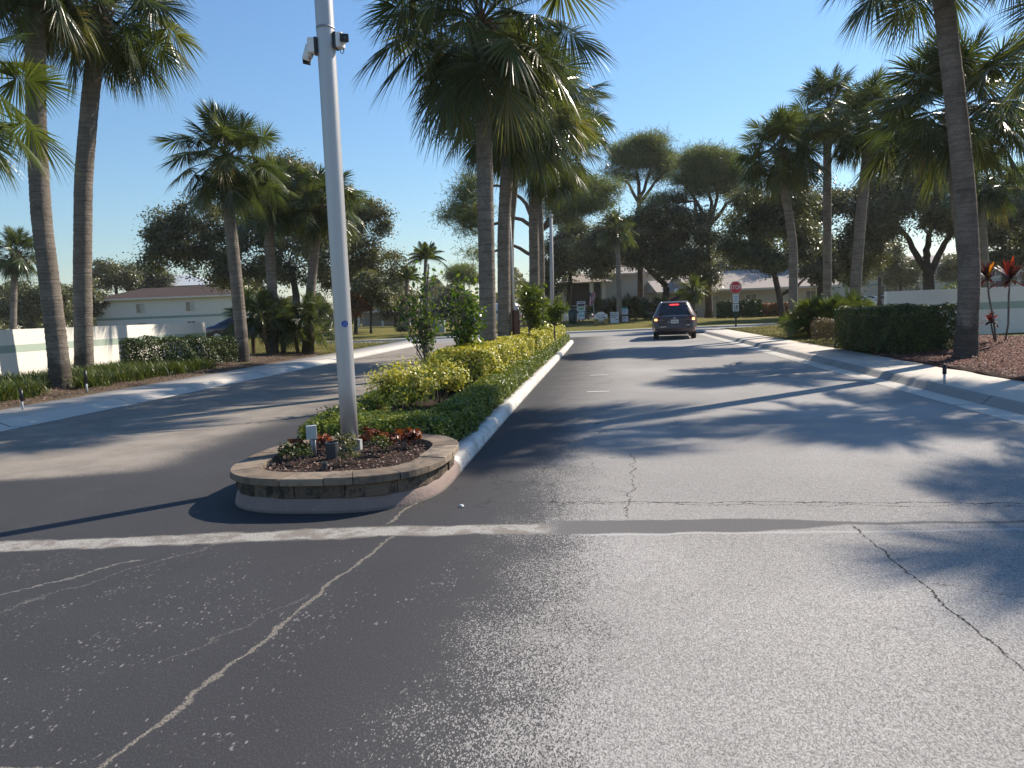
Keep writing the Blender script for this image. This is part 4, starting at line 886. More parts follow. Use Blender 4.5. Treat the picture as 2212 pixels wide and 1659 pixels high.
# left side
tree('oak_tree', 'broad dark oak behind the left palms reaching over the white house roof', 62, [(640, 720), (640, 640), (630, 580)], 18, [(480, 530, 120, 52), (360, 540, 80, 45), (600, 480, 110, 70), (640, 400, 75, 68), (560, 585, 150, 30), (345, 500, 30, 40), (425, 470, 60, 45), (690, 520, 60, 90), (490, 600, 60, 20)], 30000, .24, .11, 'oak', 'oakbark', 1, OG, 1.1, nbr=34)
tree('oak_tree', 'paler olive green oak just right of the silver pole', 66, [(745, 700), (745, 640), (752, 590)], 9, [(775, 490, 60, 60), (800, 560, 65, 55), (740, 440, 40, 50), (735, 600, 60, 40), (825, 610, 30, 40), (815, 450, 25, 25)], 15000, .22, .10, 'oak_l', 'oakbark', 2, OG, 1.0, nbr=24)
tree('young_oak', 'small oak with a bare leaning trunk on the lawn left of the young citrus', 60, [(800, 702), (802, 670), (806, 640)], 5, [(800, 620, 36, 30), (825, 640, 24, 22)], 3600, .20, .10, 'oak_l', 'oakbark', 3, None, .7, nbr=10)
tree('orange_tree', 'small rounded tree with orange-brown foliage right of the pole', 60, [(768, 702), (768, 685)], 9, [(765, 655, 26, 28), (772, 672, 24, 18)], 4200, .15, .08, 'orange_l', 'oakbark', 4, None, .5, nbr=10)
FG = 'distant trees of the background'
for i, (u, v, ru, rv, Yd, mt_, lab) in enumerate([(70, 650, 90, 55, 95, 'oak_l', 'far grey-green tree behind the left wall'), (170, 640, 55, 45, 100, 'oak_l', 'far pale tree between the two leaning palms'), (250, 590, 55, 38, 118, 'oak', 'far bushy tree above the left end of the white house'),
        (320, 600, 60, 30, 125, 'oak', 'far dark tree behind the white house roof'), (855, 640, 40, 55, 85, 'oak', 'far dark tree behind the young citrus trees'), (975, 650, 45, 40, 90, 'oak', 'far bushy tree behind the second young citrus'), (1240, 655, 40, 45, 92, 'oak', 'far dark tree behind the lamp post')]):
    tree('distant_tree', lab, Yd, [(u, v + rv + 14), (u, v + rv * .5), (u, v)], 7, [(u, v, ru, rv * .8), (u - ru * .5, v + rv * .3, ru * .5, rv * .6), (u + ru * .5, v + rv * .25, ru * .5, rv * .6)], 5200, .34, .17, mt_, 'oakbark', 20 + i, FG, 1.3, nbr=10)
# centre and right
tree('oak_tree', 'wide dark oak with forked trunks behind the car', 66, [(1432, 705), (1436, 660), (1440, 620)], 22, [(1350, 520, 70, 60), (1440, 510, 80, 75), (1300, 548, 55, 44), (1520, 560, 60, 60), (1430, 575, 80, 34), (1400, 470, 40, 34), (1470, 450, 40, 36), (1530, 500, 30, 45)], 30000, .24, .10, 'oak', 'oakbark', 5, OG, 1.15, nbr=40, forks=[(1, (1470, 640, 0), (1510, 605, 0)), (2, (1400, 580, 0), (1370, 550, 1))])
tree('oak_tree', 'dark oak behind the lamp post on the median', 78, [(1228, 690), (1230, 640), (1232, 590)], 14, [(1210, 560, 50, 55), (1255, 530, 55, 45), (1285, 562, 42, 38), (1180, 600, 35, 35), (1240, 490, 30, 25)], 14000, .26, .12, 'oak', 'oakbark', 6, OG, 1.1, nbr=26)
tree('oak_tree', 'oak with a black leaning trunk behind the curved palm on the right lawn', 48, [(1692, 692), (1684, 640), (1672, 590), (1650, 540)], 14, [(1640, 470, 65, 60), (1590, 540, 45, 45), (1700, 430, 60, 50), (1650, 560, 60, 30), (1740, 520, 50, 45), (1610, 420, 30, 30)], 18000, .18, .08, 'oak', 'oakbark', 7, OG, .9, nbr=30, forks=[(1, (1720, 620, 0), (1750, 590, 1))])
tree('oak_tree', 'large oak with heavy forking limbs against the sky on the right', 58, [(2008, 652), (2006, 600), (2000, 560)], 26, [(1940, 450, 90, 60), (2060, 440, 90, 70), (1880, 510, 50, 45), (2000, 380, 90, 50), (2150, 480, 60, 60), (1905, 400, 60, 50)], 26000, .22, .10, 'oak', 'oakbark', 8, OG, 1.0, nbr=36, forks=[(1, (1975, 540, 0), (1958, 505, 0), (1930, 495, 0)), (1, (2030, 540, 0), (2060, 500, 0), (2090, 490, 0)), (2, (2005, 520, 0), (2012, 480, 1))])
tree('oak_tree', 'dark oak filling the gap behind the upright right palms', 60, [(1770, 690), (1772, 620), (1780, 560)], 14, [(1800, 450, 70, 60), (1850, 540, 60, 50), (1760, 560, 55, 45), (1890, 460, 40, 60), (1735, 470, 40, 60), (1800, 590, 60, 30)], 19000, .22, .10, 'oak', 'oakbark', 9, OG, 1.0, nbr=28)
tree('oak_tree', 'dark oak at the right edge behind the red leaved plants', 50, [(2175, 660), (2172, 590), (2168, 530)], 18, [(2150, 470, 60, 55), (2210, 440, 60, 70), (2240, 540, 60, 60), (2160, 560, 40, 35), (2290, 480, 50, 90)], 17000, .19, .09, 'oak', 'oakbark', 10, OG, .9, nbr=28)
tree('oak_tree', 'dark oak low behind the curved palm and the stop sign', 80, [(1735, 690), (1737, 640), (1740, 600)], 10, [(1690, 560, 60, 42), (1760, 575, 60, 40), (1830, 560, 55, 45), (1640, 520, 40, 40), (1720, 500, 60, 40)], 12000, .26, .12, 'oak', 'oakbark', 15, OG, 1.1, nbr=20)
for i, (u, v, ru, rv, Yd, mt_, lab) in enumerate([(1900, 560, 45, 40, 84, 'oak_l', 'far olive tree left of the heavy forked oak'), (1945, 585, 30, 30, 88, 'oak_l', 'far pale tree beside the heavy forked oak trunk'), (2075, 575, 50, 36, 86, 'oak_l', 'far olive tree right of the heavy forked oak trunk'), (1590, 565, 45, 55, 110, 'oak', 'far dark tree behind the beige house roof')]):
    tree('distant_tree', lab, Yd, [(u, v + rv + 30), (u, v + rv * .5), (u, v)], 7, [(u, v, ru, rv * .8), (u - ru * .5, v + rv * .3, ru * .5, rv * .6), (u + ru * .5, v + rv * .25, ru * .5, rv * .6)], 5200, .30, .15, mt_, 'oakbark', 40 + i, FG, 1.2, nbr=10)
PNG = 'tall pines on the skyline'
tree('pine_tree', 'tall pine with a round open crown centred above the car', 72, [(1384, 700), (1383, 560), (1381, 440), (1380, 400)], 13, [(1385, 326, 58, 24), (1345, 342, 32, 20), (1428, 346, 32, 20), (1390, 308, 48, 14), (1350, 382, 26, 9), (1420, 380, 24, 9), (1390, 350, 50, 12), (1320, 372, 14, 7), (1448, 362, 14, 8)], 12500, .40, .045, 'pine', 'pinebark', 11, PNG, 1.0, style='pine', nbr=42, forks=[(2, (1352, 390, 1), (1330, 372, 1)), (2, (1415, 395, -1), (1440, 368, -1)), (2, (1400, 380, 1), (1412, 350, 2)), (3, (1375, 360, 0), (1368, 330, 0))])
tree('pine_tree', 'tall pine with a thick fork and dark flat crown right of the car', 67, [(1532, 700), (1530, 600), (1530, 495), (1531, 480)], 15, [(1525, 348, 64, 24), (1480, 378, 34, 18), (1535, 385, 44, 14), (1570, 375, 38, 26), (1540, 335, 45, 14), (1440, 432, 26, 12), (1580, 415, 28, 14), (1500, 415, 26, 10)], 15000, .40, .045, 'pine', 'pinebark', 12, PNG, 1.0, style='pine', nbr=50, forks=[(2, (1508, 440, 0), (1488, 410, 0), (1478, 392, 0)), (2, (1545, 450, 0), (1550, 410, 1), (1556, 375, 1)), (2, (1538, 440, 1), (1525, 400, 1), (1520, 360, 1)), (2, (1570, 440, 0), (1590, 425, 0)), (1, (1500, 436, 0), (1450, 434, 0))])
tree('pine_tree', 'pine with long spreading limbs hidden behind the median palms', 60, [(1168, 700), (1166, 560), (1164, 500), (1162, 420)], 15, [(1240, 440, 62, 22), (1290, 405, 45, 24), (1250, 380, 50, 18), (1215, 470, 45, 10), (1000, 468, 42, 26), (1012, 425, 24, 18), (1020, 395, 18, 14), (1290, 440, 30, 12), (1028, 545, 20, 7), (1010, 500, 20, 6)], 13500, .36, .045, 'pine', 'pinebark', 13, PNG, 1.0, style='pine', nbr=48, forks=[(2, (1200, 480, 0), (1240, 440, 0), (1290, 420, 0)), (2, (1190, 470, 0), (1215, 420, 0), (1235, 385, 0)), (2, (1120, 470, 0), (1060, 485, 0), (1000, 490, 0)), (2, (1130, 430, 0), (1080, 400, 0), (1030, 405, 0)), (1, (1110, 530, 0), (1040, 548, 0))])
tree('pine_tree', 'small distant pine with a flat crown left of the median palm trunks', 105, [(1003, 690), (1003, 640), (1002, 610)], 5, [(1002, 588, 34, 14), (985, 600, 20, 9), (1022, 602, 20, 9)], 4500, .5, .07, 'pine', 'pinebark', 14, PNG, .9, style='pine', nbr=16)
# queen palms: feathery arching fronds
def feather_palm(label, Y, trunk, wpx, R, n, seed):
    rng = np.random.default_rng(seed); P = [ap(u, v, Y) for u, v in trunk]; bz = gz(P[0].x, P[0].y); P[0].z = bz - .1
    t = thing('feather_palm', label, 'palm tree', (P[0].x, P[0].y, bz), 'feathery palms'); m = MB(); m.tube(P, [wpx * Y / F / 2] * len(P), 10); m.build('trunk', M['palmbark'], t, True); m = MB(); c = np.array(tuple(P[-1]))
    for i in range(n):
        az = i * 2.4; el = rad(75 - 60 * i / n); d = np.array([math.cos(az) * math.cos(el), math.sin(az) * math.cos(el), math.sin(el)]); L = R * rng.uniform(.9, 1.15); u = np.linspace(0, 1, 26)[:, None]
        rc = c + d * L * u - np.array([0, 0, 1]) * L * .75 * u ** 2.2 * max(.35, math.cos(el)); m.tube(rc[::5], .02, 3, False); s = unit(np.cross(d, [0, 0, 1.0])[None])[0]
        for sg in (-1, 1):
            b = rc[3:]; ll = .75 * np.sin(np.linspace(.5, 2.9, len(b)))[:, None]; e = b + s * sg * ll * .75 + np.array([0, 0, -.55]) * ll + d * .12; wv = d * .045; m.quads(np.stack([b - wv, b + wv, e + wv * .2, e - wv * .2], 1), np.clip(rng.normal(.4, .2, len(b)), 0, 1))
    m.build('crown', M['palm'], t)
feather_palm('dark feathery palm with two arching plumes behind the young citrus', 68, [(918, 700), (918, 620), (920, 560)], 8, 2.3, 18, 61)
feather_palm('lower feathery palm left of the arching one', 72, [(880, 700), (878, 640), (880, 605)], 8, 2.1, 18, 62)
# young citrus trees of the median
def young(label, base, Y, path, lobes, n, ln, wd, mat, seed, stems, bz=.12):
    rng = np.random.default_rng(seed); B = ap(*base, Y); B.z = bz; t = thing('young_tree', label, 'young tree', B, 'young citrus trees of the median'); m = MB(); Pt = [B - Vector((0, 0, .05))] + [ap(u, v, Y) for u, v in path]; m.tube(Pt, np.linspace(.035, .012, len(Pt)), 7, False)
    lf = MB(); tot = sum(l[2] * l[3] for l in lobes); px = Y / F; pos = []; nr = []; var = []
    for l in lobes:
        c = np.array(tuple(ap(l[0], l[1], Y + rng.uniform(-.25, .25)))); R3 = np.array([l[2], (l[2] + l[3]) / 2, l[3]]) * px; nt = max(4, int(stems * l[2] * l[3] / tot)); d = unit(rng.normal(size=(nt, 3))); q = c + d * R3 * rng.uniform(.2, 1, (nt, 1)) ** .5
        for e in q:
            a = np.array(tuple(Pt[rng.integers(1, len(Pt))])); a = a if a[2] < e[2] else np.array(tuple(Pt[1])); Q = limb(m, a, e, .010, .004, rng, .14, 5, 4)
            k = int(n * l[2] * l[3] / tot / nt); f = rng.uniform(.35, 1.06, k)[:, None]; p = a + (e - a) * f + rng.normal(size=(k, 3)) * .075; pos.append(p); nr.append(unit(rng.normal(size=(k, 3)) * .8 + [0, 0, .6])); var.append(np.clip(rng.normal(.42, .25, k), 0, 1))
    leaves(lf, np.concatenate(pos), np.concatenate(nr), ln, wd, np.concatenate(var), rng, .5); m.build('trunk', M['stem'], t, True); lf.build('foliage', M[mat], t)
young('slender young citrus with an open crown, nearest the silver pole', (918, 850), 13.6, [(920, 790), (922, 740), (922, 640), (926, 570)], [(905, 655, 48, 42), (925, 595, 34, 38), (895, 700, 28, 18), (940, 690, 28, 24), (868, 660, 20, 20)], 560, .105, .054, 'young', 71, 34)
young('bushier young citrus with glossy dark leaves in front of the median palm', (1003, 800), 14.6, [(1004, 760), (1003, 710), (1000, 640)], [(1000, 660, 44, 48), (1030, 690, 36, 40), (985, 715, 34, 40), (1000, 615, 36, 24), (1020, 735, 30, 24)], 1000, .11, .056, 'young', 72, 42)
young('yellow-green young citrus right of the gate post', (1144, 760), 21.5, [(1143, 715), (1144, 680), (1148, 640)], [(1148, 630, 32, 26), (1165, 655, 36, 26), (1130, 645, 20, 26), (1170, 690, 22, 14)], 1500, .125, .06, 'lime', 73, 40)
young('smallest yellow-green young citrus at the far end of the median hedge', (1198, 740), 26.5, [(1198, 705), (1197, 680)], [(1198, 665, 26, 22), (1215, 670, 16, 16), (1190, 680, 20, 14)], 900, .125, .06, 'lime', 74, 26)
# ------------------------------------------------------------------ walls
def wall(label, A, B, z0, z1, mat_sh, dz=0.0):
    A = Vector(A); B = Vector(B); d = (B - A); L = d.length; rz = math.atan2(d.y, d.x); mid = (A + B) / 2; H_ = z1 - z0
    t = thing('perimeter_wall', label, 'wall', (A.x, A.y, z0), 'stucco entrance walls')
    m = MB(); m.box((mid.x, mid.y, (z0 + z1) / 2 - .15), (L, .22, H_ + .3), rz); m.build('wall_body', M['stucco'], t)
    m = MB(); m.box((mid.x, mid.y, z0 + H_ * .655), (L + .006, .226, H_ * .135), rz); m.build('band', M['stripe'], t)
    return t
wl0, wl1 = ap(-60, 700, 18.2), ap(437, 700, 30.0)
wall('sunlit white stucco wall with a pale green band on the left', (wl0.x, wl0.y, 0), (wl1.x, wl1.y, 0), .2, 1.66, None)
wr0, wr1 = ap(1912, 700, 22.6), ap(2420, 700, 21.8)
wall('shaded white stucco wall with a green band on the right', (wr0.x, wr0.y, 0), (wr1.x, wr1.y, 0), .15, 1.73, None)
# ------------------------------------------------------------------ buildings
def hip_roof(m, x0, x1, y0, y1, z, h, ov=.6, gable=False):
    x0 -= ov; x1 += ov; y0 -= ov; y1 += ov; yc = (y0 + y1) / 2; i = 0 if gable else min((y1 - y0) / 2, (x1 - x0) / 2 * .9)
    V = [(x0, y0, z), (x1, y0, z), (x1, y1, z), (x0, y1, z), (x0 + i, yc, z + h), (x1 - i, yc, z + h)]
    m.raw(V, [[[0, 1, 5, 4], [2, 3, 4, 5]], [[1, 2, 5], [3, 0, 4]], [[3, 2, 1, 0]]])
def house(label, c, rz, w_, d_, h, roof_h, wallm, roofm, wins, band=None, extra=None, ov=.7, gable=False):
    t = thing('house', label, 'house', c, 'houses around the entrance', rz if rz else 1e-6)
    m = MB(); m.box((0, d_ / 2, h / 2 - .2), (w_, d_, h + .4)); m.build('wall', M[wallm], t)
    m = MB(); hip_roof(m, -w_ / 2, w_ / 2, 0, d_, h + .012, roof_h, ov, gable); r = m.build('roof', M[roofm], t)
    m = MB(); m.box((0, -ov + .02, h - .08), (w_ + 2 * ov, .06, .2)); m.build('fascia', M['frame'], t)
    if band: m = MB(); m.box((0, d_ / 2, band), (w_ + .03, d_ + .03, .32)); m.build('band', M['wallg'], t)
    for (x, z, ww, hh, kind) in wins:
        m = MB(); y = -.03
        for (bx, bz_, sx, sz) in ((x, z + hh / 2, ww + .12, .07), (x, z - hh / 2, ww + .16, .08), (x - ww / 2, z, .07, hh), (x + ww / 2, z, .07, hh), (x, z, .05, hh)): m.box((bx, y, bz_), (sx, .08, sz))
        f = m.build('window', M['frame'], t)
        m = MB(); m.box((x, -.012, z), (ww - .04, .03, hh - .04)); m.build('pane', M['winglass'], f)
        if kind: m = MB(); m.box((x + ww * .25, -.031, z), (ww * .42, .004, hh - .1)); m.build('blind', M['curtain'], f)
    return t
c = ap(360, 700, 100); c.z = .1
hb = house('white two storey apartment house with a brown hip roof behind the left wall', c, .055, 18.2, 9.0, 3.35 + 1.9, 1.5, 'wallw', 'brnroof', [(-3.2, 3.9, 1.15, 1.25, 1), (3.3, 3.9, 1.15, 1.25, 1), (-3.2, 1.35, 1.1, 1.2, 0), (3.3, 1.35, 1.1, 1.2, 0)], 2.62)
c = ap(372, 700, 125); c.z = .1
m = MB(); t = thing('house', 'pale roof gable of another building showing above the brown roof', 'house', c, None, .05); m.box((0, 5, 4), (14, 10, 8)); m.build('wall', M['wallw'], t); m = MB(); hip_roof(m, -7, 7, 0, 10, 8.01, 2.1, .5); m.build('roof', M['signgrey'], t)
c = ap(1362, 700, 82); c.z = .2
house('white two storey house with brown hip roof behind the entrance signs', c, .05, 6.6, 9, 5.0, 1.5, 'wallw', 'taupe', [], .9)
# screened porch wing at its left
c = ap(1262, 700, 80); c.z = .2
t = thing('porch', 'two storey screened porch with a low brown roof left of the white house', 'porch', c, None, .05)
m = MB()
for x in (-2.0, .9, 2.2): m.box((x, 0, 2.1), (.42, .4, 4.4))
m.build('column', M['wallw'], t); m = MB(); m.box((.1, 1.6, 2.0), (4.1, .1, 4.2)); m.build('screen', M['blk2'], t)
m = MB(); m.box((.1, .05, 1.7), (4.2, .08, .08)); m.box((.1, .05, 1.15), (4.2, .06, .06)); m.build('railing', M['frame'], t); m = MB(); hip_roof(m, -2.3, 2.6, -.3, 4.5, 4.15, 1.1, .5); m.build('roof', M['taupe'], t)
c = ap(1648, 700, 72); c.z = .3
house('long beige single storey house with a broad taupe roof behind the stop sign', c, -.02, 13.0, 11, 2.55, 2.0, 'wallb', 'taupe', [(-4.6, 1.75, .55, .45, 0), (-1.15, 1.35, 1.05, 1.3, 0), (4.6, 1.35, 1.0, 1.5, 0)], None, ov=.8, gable=True)
c = ap(1497, 700, 76); c.z = .3
house('small beige house with a taupe roof directly behind the car', c, 0.0, 6.2, 8, 2.6, 1.3, 'wallb', 'taupe', [(-1.9, 1.6, .8, .9, 0), (2.4, 1.5, .9, 1.1, 0)], None, ov=.7, gable=True)
c = ap(2070, 640, 108); c.z = .4
house('long pale building with dark windows half hidden behind the right trees', c, -.03, 34, 10, 5.4, 1.6, 'wallb', 'taupe', [(-10.5, 1.7, 2.2, 2.0, 0), (-6.4, 1.7, 1.6, 1.8, 0), (-1.5, 1.7, 1.2, 1.5, 0), (5.2, 1.7, 2.2, 2.2, 0), (10.0, 1.7, 2.2, 2.2, 0), (-10.5, 4.0, 1.8, 1.2, 0), (5.2, 4.0, 1.8, 1.2, 0)], 2.9)
c = ap(835, 690, 92); c.z = .35
t = thing('carport', 'low white carport behind the young oak right of the silver pole', 'carport', c, None, 1e-6)
m = MB(); m.box((0, 1.5, 1.95), (7.5, 3.5, .32)); m.build('roof', M['wallw'], t)
for x in (-3.4, -.5, 2.8): m = MB(); m.box((x, 0, .9), (.26, .26, 1.8)); m.build('post', M['wallw'], t)
m = MB(); m.box((0, 3.2, .9), (7.4, .1, 1.8)); m.build('back_wall', M['conc2'], t)
# ------------------------------------------------------------------ fence, bin, table, flag
A, B = ap(1130, 700, 62), ap(1252, 700, 62)
t = thing('picket_fence', 'black iron picket fence behind the far end of the median', 'fence', (A.x, A.y, gz(A.x, A.y))); m = MB(); pk = MB(); z0 = gz(A.x, A.y)
for z in (.18, 1.0): m.box(((A.x + B.x) / 2, A.y, z0 + z), (B.x - A.x, .04, .04))
m.build('rail', M['iron'], t)
for x in np.arange(A.x, B.x, .14): pk.box((x, A.y, z0 + .58), (.022, .022, 1.16))
pk.build('pickets', M['iron'], t)
for i, x in enumerate(np.linspace(A.x, B.x, 4)): m = MB(); m.box((x, A.y, z0 + .6), (.075, .075, 1.3)); m.build('post', M['iron'], t)
p = ap(1238, 702, 58.5); p.z = gz(p.x, p.y); t = thing('waste_bin', 'dark green round waste bin beside the picket fence', 'bin', p)
m = MB(); m.tube([p, p + Vector((0, 0, 1.0))], [.30, .36], 20); m.build('body', M['bin'], t, True); m = MB(); m.tube([p + Vector((0, 0, 1.0)), p + Vector((0, 0, 1.09)), p + Vector((0, 0, 1.15))], [.38, .38, .2], 20); m.build('lid', M['bin'], t, True)
p = ap(1275, 704, 59.5); p.z = gz(p.x, p.y); t = thing('picnic_table', 'dark picnic table behind the tall sign with teal panels', 'table', p)
m = MB(); m.box(p + Vector((0, 0, .72)), (1.7, .75, .05)); m.build('top', M['iron'], t)
for s in (-1, 1): m = MB(); m.box(p + Vector((0, s * .62, .44)), (1.7, .26, .05)); m.build('bench', M['iron'], t)
for s in (-1, 1):
    for q in (-1, 1): m = MB(); m.tube([p + Vector((s * .6, q * .6, -.02)), p + Vector((s * .6, q * .15, .7))], .035, 6); m.build('leg', M['iron'], t)
p = ap(1278, 690, 61); z0 = gz(p.x, p.y)
f0, f1 = ap(1283, 672, 61), ap(1276, 613, 61)
t = thing('flag', 'small red and white striped flag hanging from a slanted staff behind the signs', 'flag', (f0.x, f0.y, z0)); m = MB(); m.tube([Vector((f0.x + .1, f0.y, z0 - .05)), f0, f1], .022, 6); m.build('staff', M['white'], t)
fw_, fh_ = .50, 1.15; top = f1 + (f0 - f1) * .32
def flag_pt(u, v): return (top.x - .05 + (u - .35) * fw_ * (1 - .35 * v) + .05 * math.sin(v * 5), top.y + .09 * math.sin(u * 11 + v * 3), top.z - v * fh_ * (1 - .25 * abs(u - .4)))
for nm, mt_, rng_ in (('red_stripes', 'red', range(0, 9, 2)), ('white_stripes', 'signw', range(1, 9, 2))):
    m = MB()
    for i in rng_: m.grid([[flag_pt(u, v) for v in np.linspace(0, 1, 8)] for u in np.linspace(i / 9, (i + 1) / 9, 3)])
    m.build(nm, M[mt_], t)
m = MB(); m.grid([[tuple(np.array(flag_pt(u, v)) + [0, -.012, 0]) for v in np.linspace(0, .3, 4)] for u in np.linspace(0, .42, 4)]); m.build('canton', M['navy'], t)
# ------------------------------------------------------------------ signs
FR = (rad(90), 0, 0)
def panel(m, x, z, w_, h_, th=.03, y=0.0): m.box((x, y, z), (w_, th, h_))
def sgn(label, u, v, Y, rz=0.0, group=None, name='sign', z=None):
    p = ap(u, v, Y); p.z = gz(p.x, p.y) if z is None else z; return thing(name, label, 'sign', p, group, rz if rz else 1e-6), p
# stop sign
t, p = sgn('red octagonal STOP sign with a white plate and a 15 MPH plate below', 1590, 712, 43.6, .03, None, 'stop_sign')
lc = lambda v, u=1589: (ap(u, v, 43.6).z - p.z)
m = MB(); m.box((0, .03, lc(612) / 2), (.085, .06, lc(612))); m.build('post', M['dkgreen'], t)
zc = lc(621); R_ = .355
octo = lambda r: [(r / math.cos(rad(22.5)) * math.cos(rad(22.5 + 45 * k)), r / math.cos(rad(22.5)) * math.sin(rad(22.5 + 45 * k))) for k in range(8)]
def octp(r, y0, y1):
    m = MB(); q = octo(r); V = [(x, y0, zc + z) for x, z in q] + [(x, y1, zc + z) for x, z in q]; i = np.arange(8); m.raw(V, [i, i[::-1] + 8, np.stack([i, (i + 1) % 8 + 0, (i + 1) % 8 + 8, i + 8], 1)[:, ::-1]]); return m
o = octp(R_, -.008, .0).build('border', M['signw'], t); oc = octp(R_ - .025, -.012, -.0085).build('face', M['red'], t)
text_obj('STOP', .33, M['signw'], t, (0, -.0135, zc), FR, 'lettering', 'CENTER', .80, .006)
m = MB(); z1, z2 = lc(635.5), lc(655); m.box((0, -.006, (z1 + z2) / 2), (.36, .012, z1 - z2)); pn = m.build('plate', M['signw'], t)
for i, (zz_, w_) in enumerate(((.75, .26), (.5, .16), (.24, .22))): m = MB(); m.box((0, -.0135, z2 + (z1 - z2) * zz_), (w_, .002, .05)); m.build('print', M['lblue'], pn)
m = MB(); z3, z4 = lc(656.5), lc(672.5); m.box((0, -.006, (z3 + z4) / 2), (.36, .012, z3 - z4)); pn2 = m.build('speed_plate', M['signw'], t)
text_obj('15', .26, M['ink'], pn2, (0, -.0135, z4 + (z3 - z4) * .56), FR, 'lettering', 'CENTER', 1.0, .012); text_obj('MPH', .085, M['ink'], pn2, (0, -.0135, z4 + (z3 - z4) * .17), FR, 'lettering', 'CENTER', 1.2, .004)
SG = 'signs facing the entrance'
# tall sign with teal panels
Y0 = 57.0; t, p = sgn('tallest pale sign with green and teal printed bands, leftmost of the entrance signs', 1257, 704, Y0, 0, SG)
def L(u, v, Yq): q = ap(u, v, Yq); return q.x, q.z
def rel(u, v, Yq, p): q = ap(u, v, Yq); return q.x - p.x, q.z - p.z
def rect(m, u0_, v0, u1, v1, y=0.0, th=.03, Yq=Y0, p_=None):
    a_, b_ = rel(u0_, v0, Yq, p_), rel(u1, v1, Yq, p_); m.box(((a_[0] + b_[0]) / 2, y, (a_[1] + b_[1]) / 2), (abs(b_[0] - a_[0]), th, abs(a_[1] - b_[1])))
for x in (1249, 1262): m = MB(); rect(m, x, 660, x + 2, 706, .03, .06, Y0, p); m.build('post', M['dkgreen'], t)
m = MB(); rect(m, 1246, 651.5, 1264.5, 671, 0, .03, Y0, p); b1 = m.build('upper_board', M['signgrey'], t)
m = MB(); rect(m, 1247.5, 656.5, 1263, 661.5, -.018, .006, Y0, p); m.build('print', M['navy'], b1); m = MB(); rect(m, 1249, 653.3, 1262, 654.3, -.018, .006, Y0, p); rect(m, 1250, 669, 1261, 669.7, -.018, .006, Y0, p); m.build('print', M['navy'], b1)
m = MB(); rect(m, 1249, 664.5, 1261.5, 667.5, -.018, .006, Y0, p); m.build('print', M['sgreen'], b1)
m = MB(); rect(m, 1249, 671.3, 1263, 689.5, 0, .03, Y0, p); b2 = m.build('lower_board', M['signgrey'], t)
m = MB(); rect(m, 1250.5, 672.3, 1261.5, 675, -.018, .006, Y0, p); rect(m, 1250.5, 679.5, 1262, 683, -.018, .006, Y0, p); m.build('print', M['teal'], b2)
# arched direction sign
Y0 = 55.0; t, p = sgn('low arched white direction sign with dark arrows between two small yellow-brown posts', 1298, 712, Y0, 0, SG)
a_, b_ = rel(1284, 691, Y0, p), rel(1312, 679, Y0, p); x0, z0, x1, z1 = a_[0], a_[1], b_[0], b_[1]; zt = rel(1298, 673.5, Y0, p)[1]; xm = (x0 + x1) / 2; zb = rel(1298, 694.5, Y0, p)[1]
out = [(x0 + .18, zb), (x1 - .18, zb), (x1 - .18, z0), (x1, z0), (x1, z1), (x1 - .12, z1 + .03)] + [(xm + (x1 - .18 - xm) * math.cos(k), z1 + .05 + (zt - z1 - .05) * math.sin(k)) for k in np.linspace(.12, math.pi - .12, 12)] + [(x0 + .12, z1 + .03), (x0, z1), (x0, z0), (x0 + .18, z0)]
n_ = len(out); i_ = np.arange(n_); m = MB(); m.raw([(x, -.03, z) for x, z in out] + [(x, .03, z) for x, z in out], [i_, i_[::-1] + n_, np.stack([i_, i_ + n_, (i_ + 1) % n_ + n_, (i_ + 1) % n_], 1)]); bd = m.build('board', M['signw'], t)
h_ = z1 - z0
for i, (k, s) in enumerate(((.42, 1), (-.18, -1))):
    m = MB(); zz_ = z0 + h_ * k; m.box((xm, -.034, zz_), (.46, .006, .035)); V = [(xm + s * .38, -.037, zz_), (xm + s * .2, -.037, zz_ + .055), (xm + s * .2, -.037, zz_ - .055)]; m.raw(V, [[[0, 1, 2]] if s < 0 else [[0, 2, 1]]]); m.build('arrow', M['ink'], bd)
m = MB(); m.box((xm - .22, -.034, z0 + h_ * .92), (.26, .004, .06)); m.box((xm + .14, -.034, z0 + h_ * .92), (.34, .004, .06)); m.box((xm - .05, -.034, z0 + h_ * .68), (.6, .004, .035)); m.box((xm, -.034, z0 + h_ * .12), (.55, .004, .035)); m.build('print', M['lblue'], bd)
for x in (x0 + .12, x1 - .12): m = MB(); m.box((x, .0, .24), (.30, .22, .5)); m.build('post', plain('ochre_stone', (.22, .17, .06), .8), t)
# annual meeting board
Y0 = 57.0; t, p = sgn('white letter board announcing an annual meeting', 1327, 708, Y0, 0, SG)
m = MB(); rect(m, 1318, 674.5, 1337, 704.5, 0, .05, Y0, p); bd = m.build('board', M['signw'], t)
for u in (1320, 1334): m = MB(); rect(m, u, 700, u + 2, 709, .05, .05, Y0, p); m.build('leg', M['iron'], t)
for s_, u, v, sz in (('ANNUAL', 1325.3, 678, .115), ('MEETING', 1326.7, 682, .115), ('1-9-24', 1325.3, 686, .115), ('2PM', 1332.3, 690, .095)):
    q = rel(u, v, Y0, p); text_obj(s_, sz, M['ink'], bd, (q[0], -.027, q[1]), FR, 'lettering', 'CENTER', 1.12, .004)
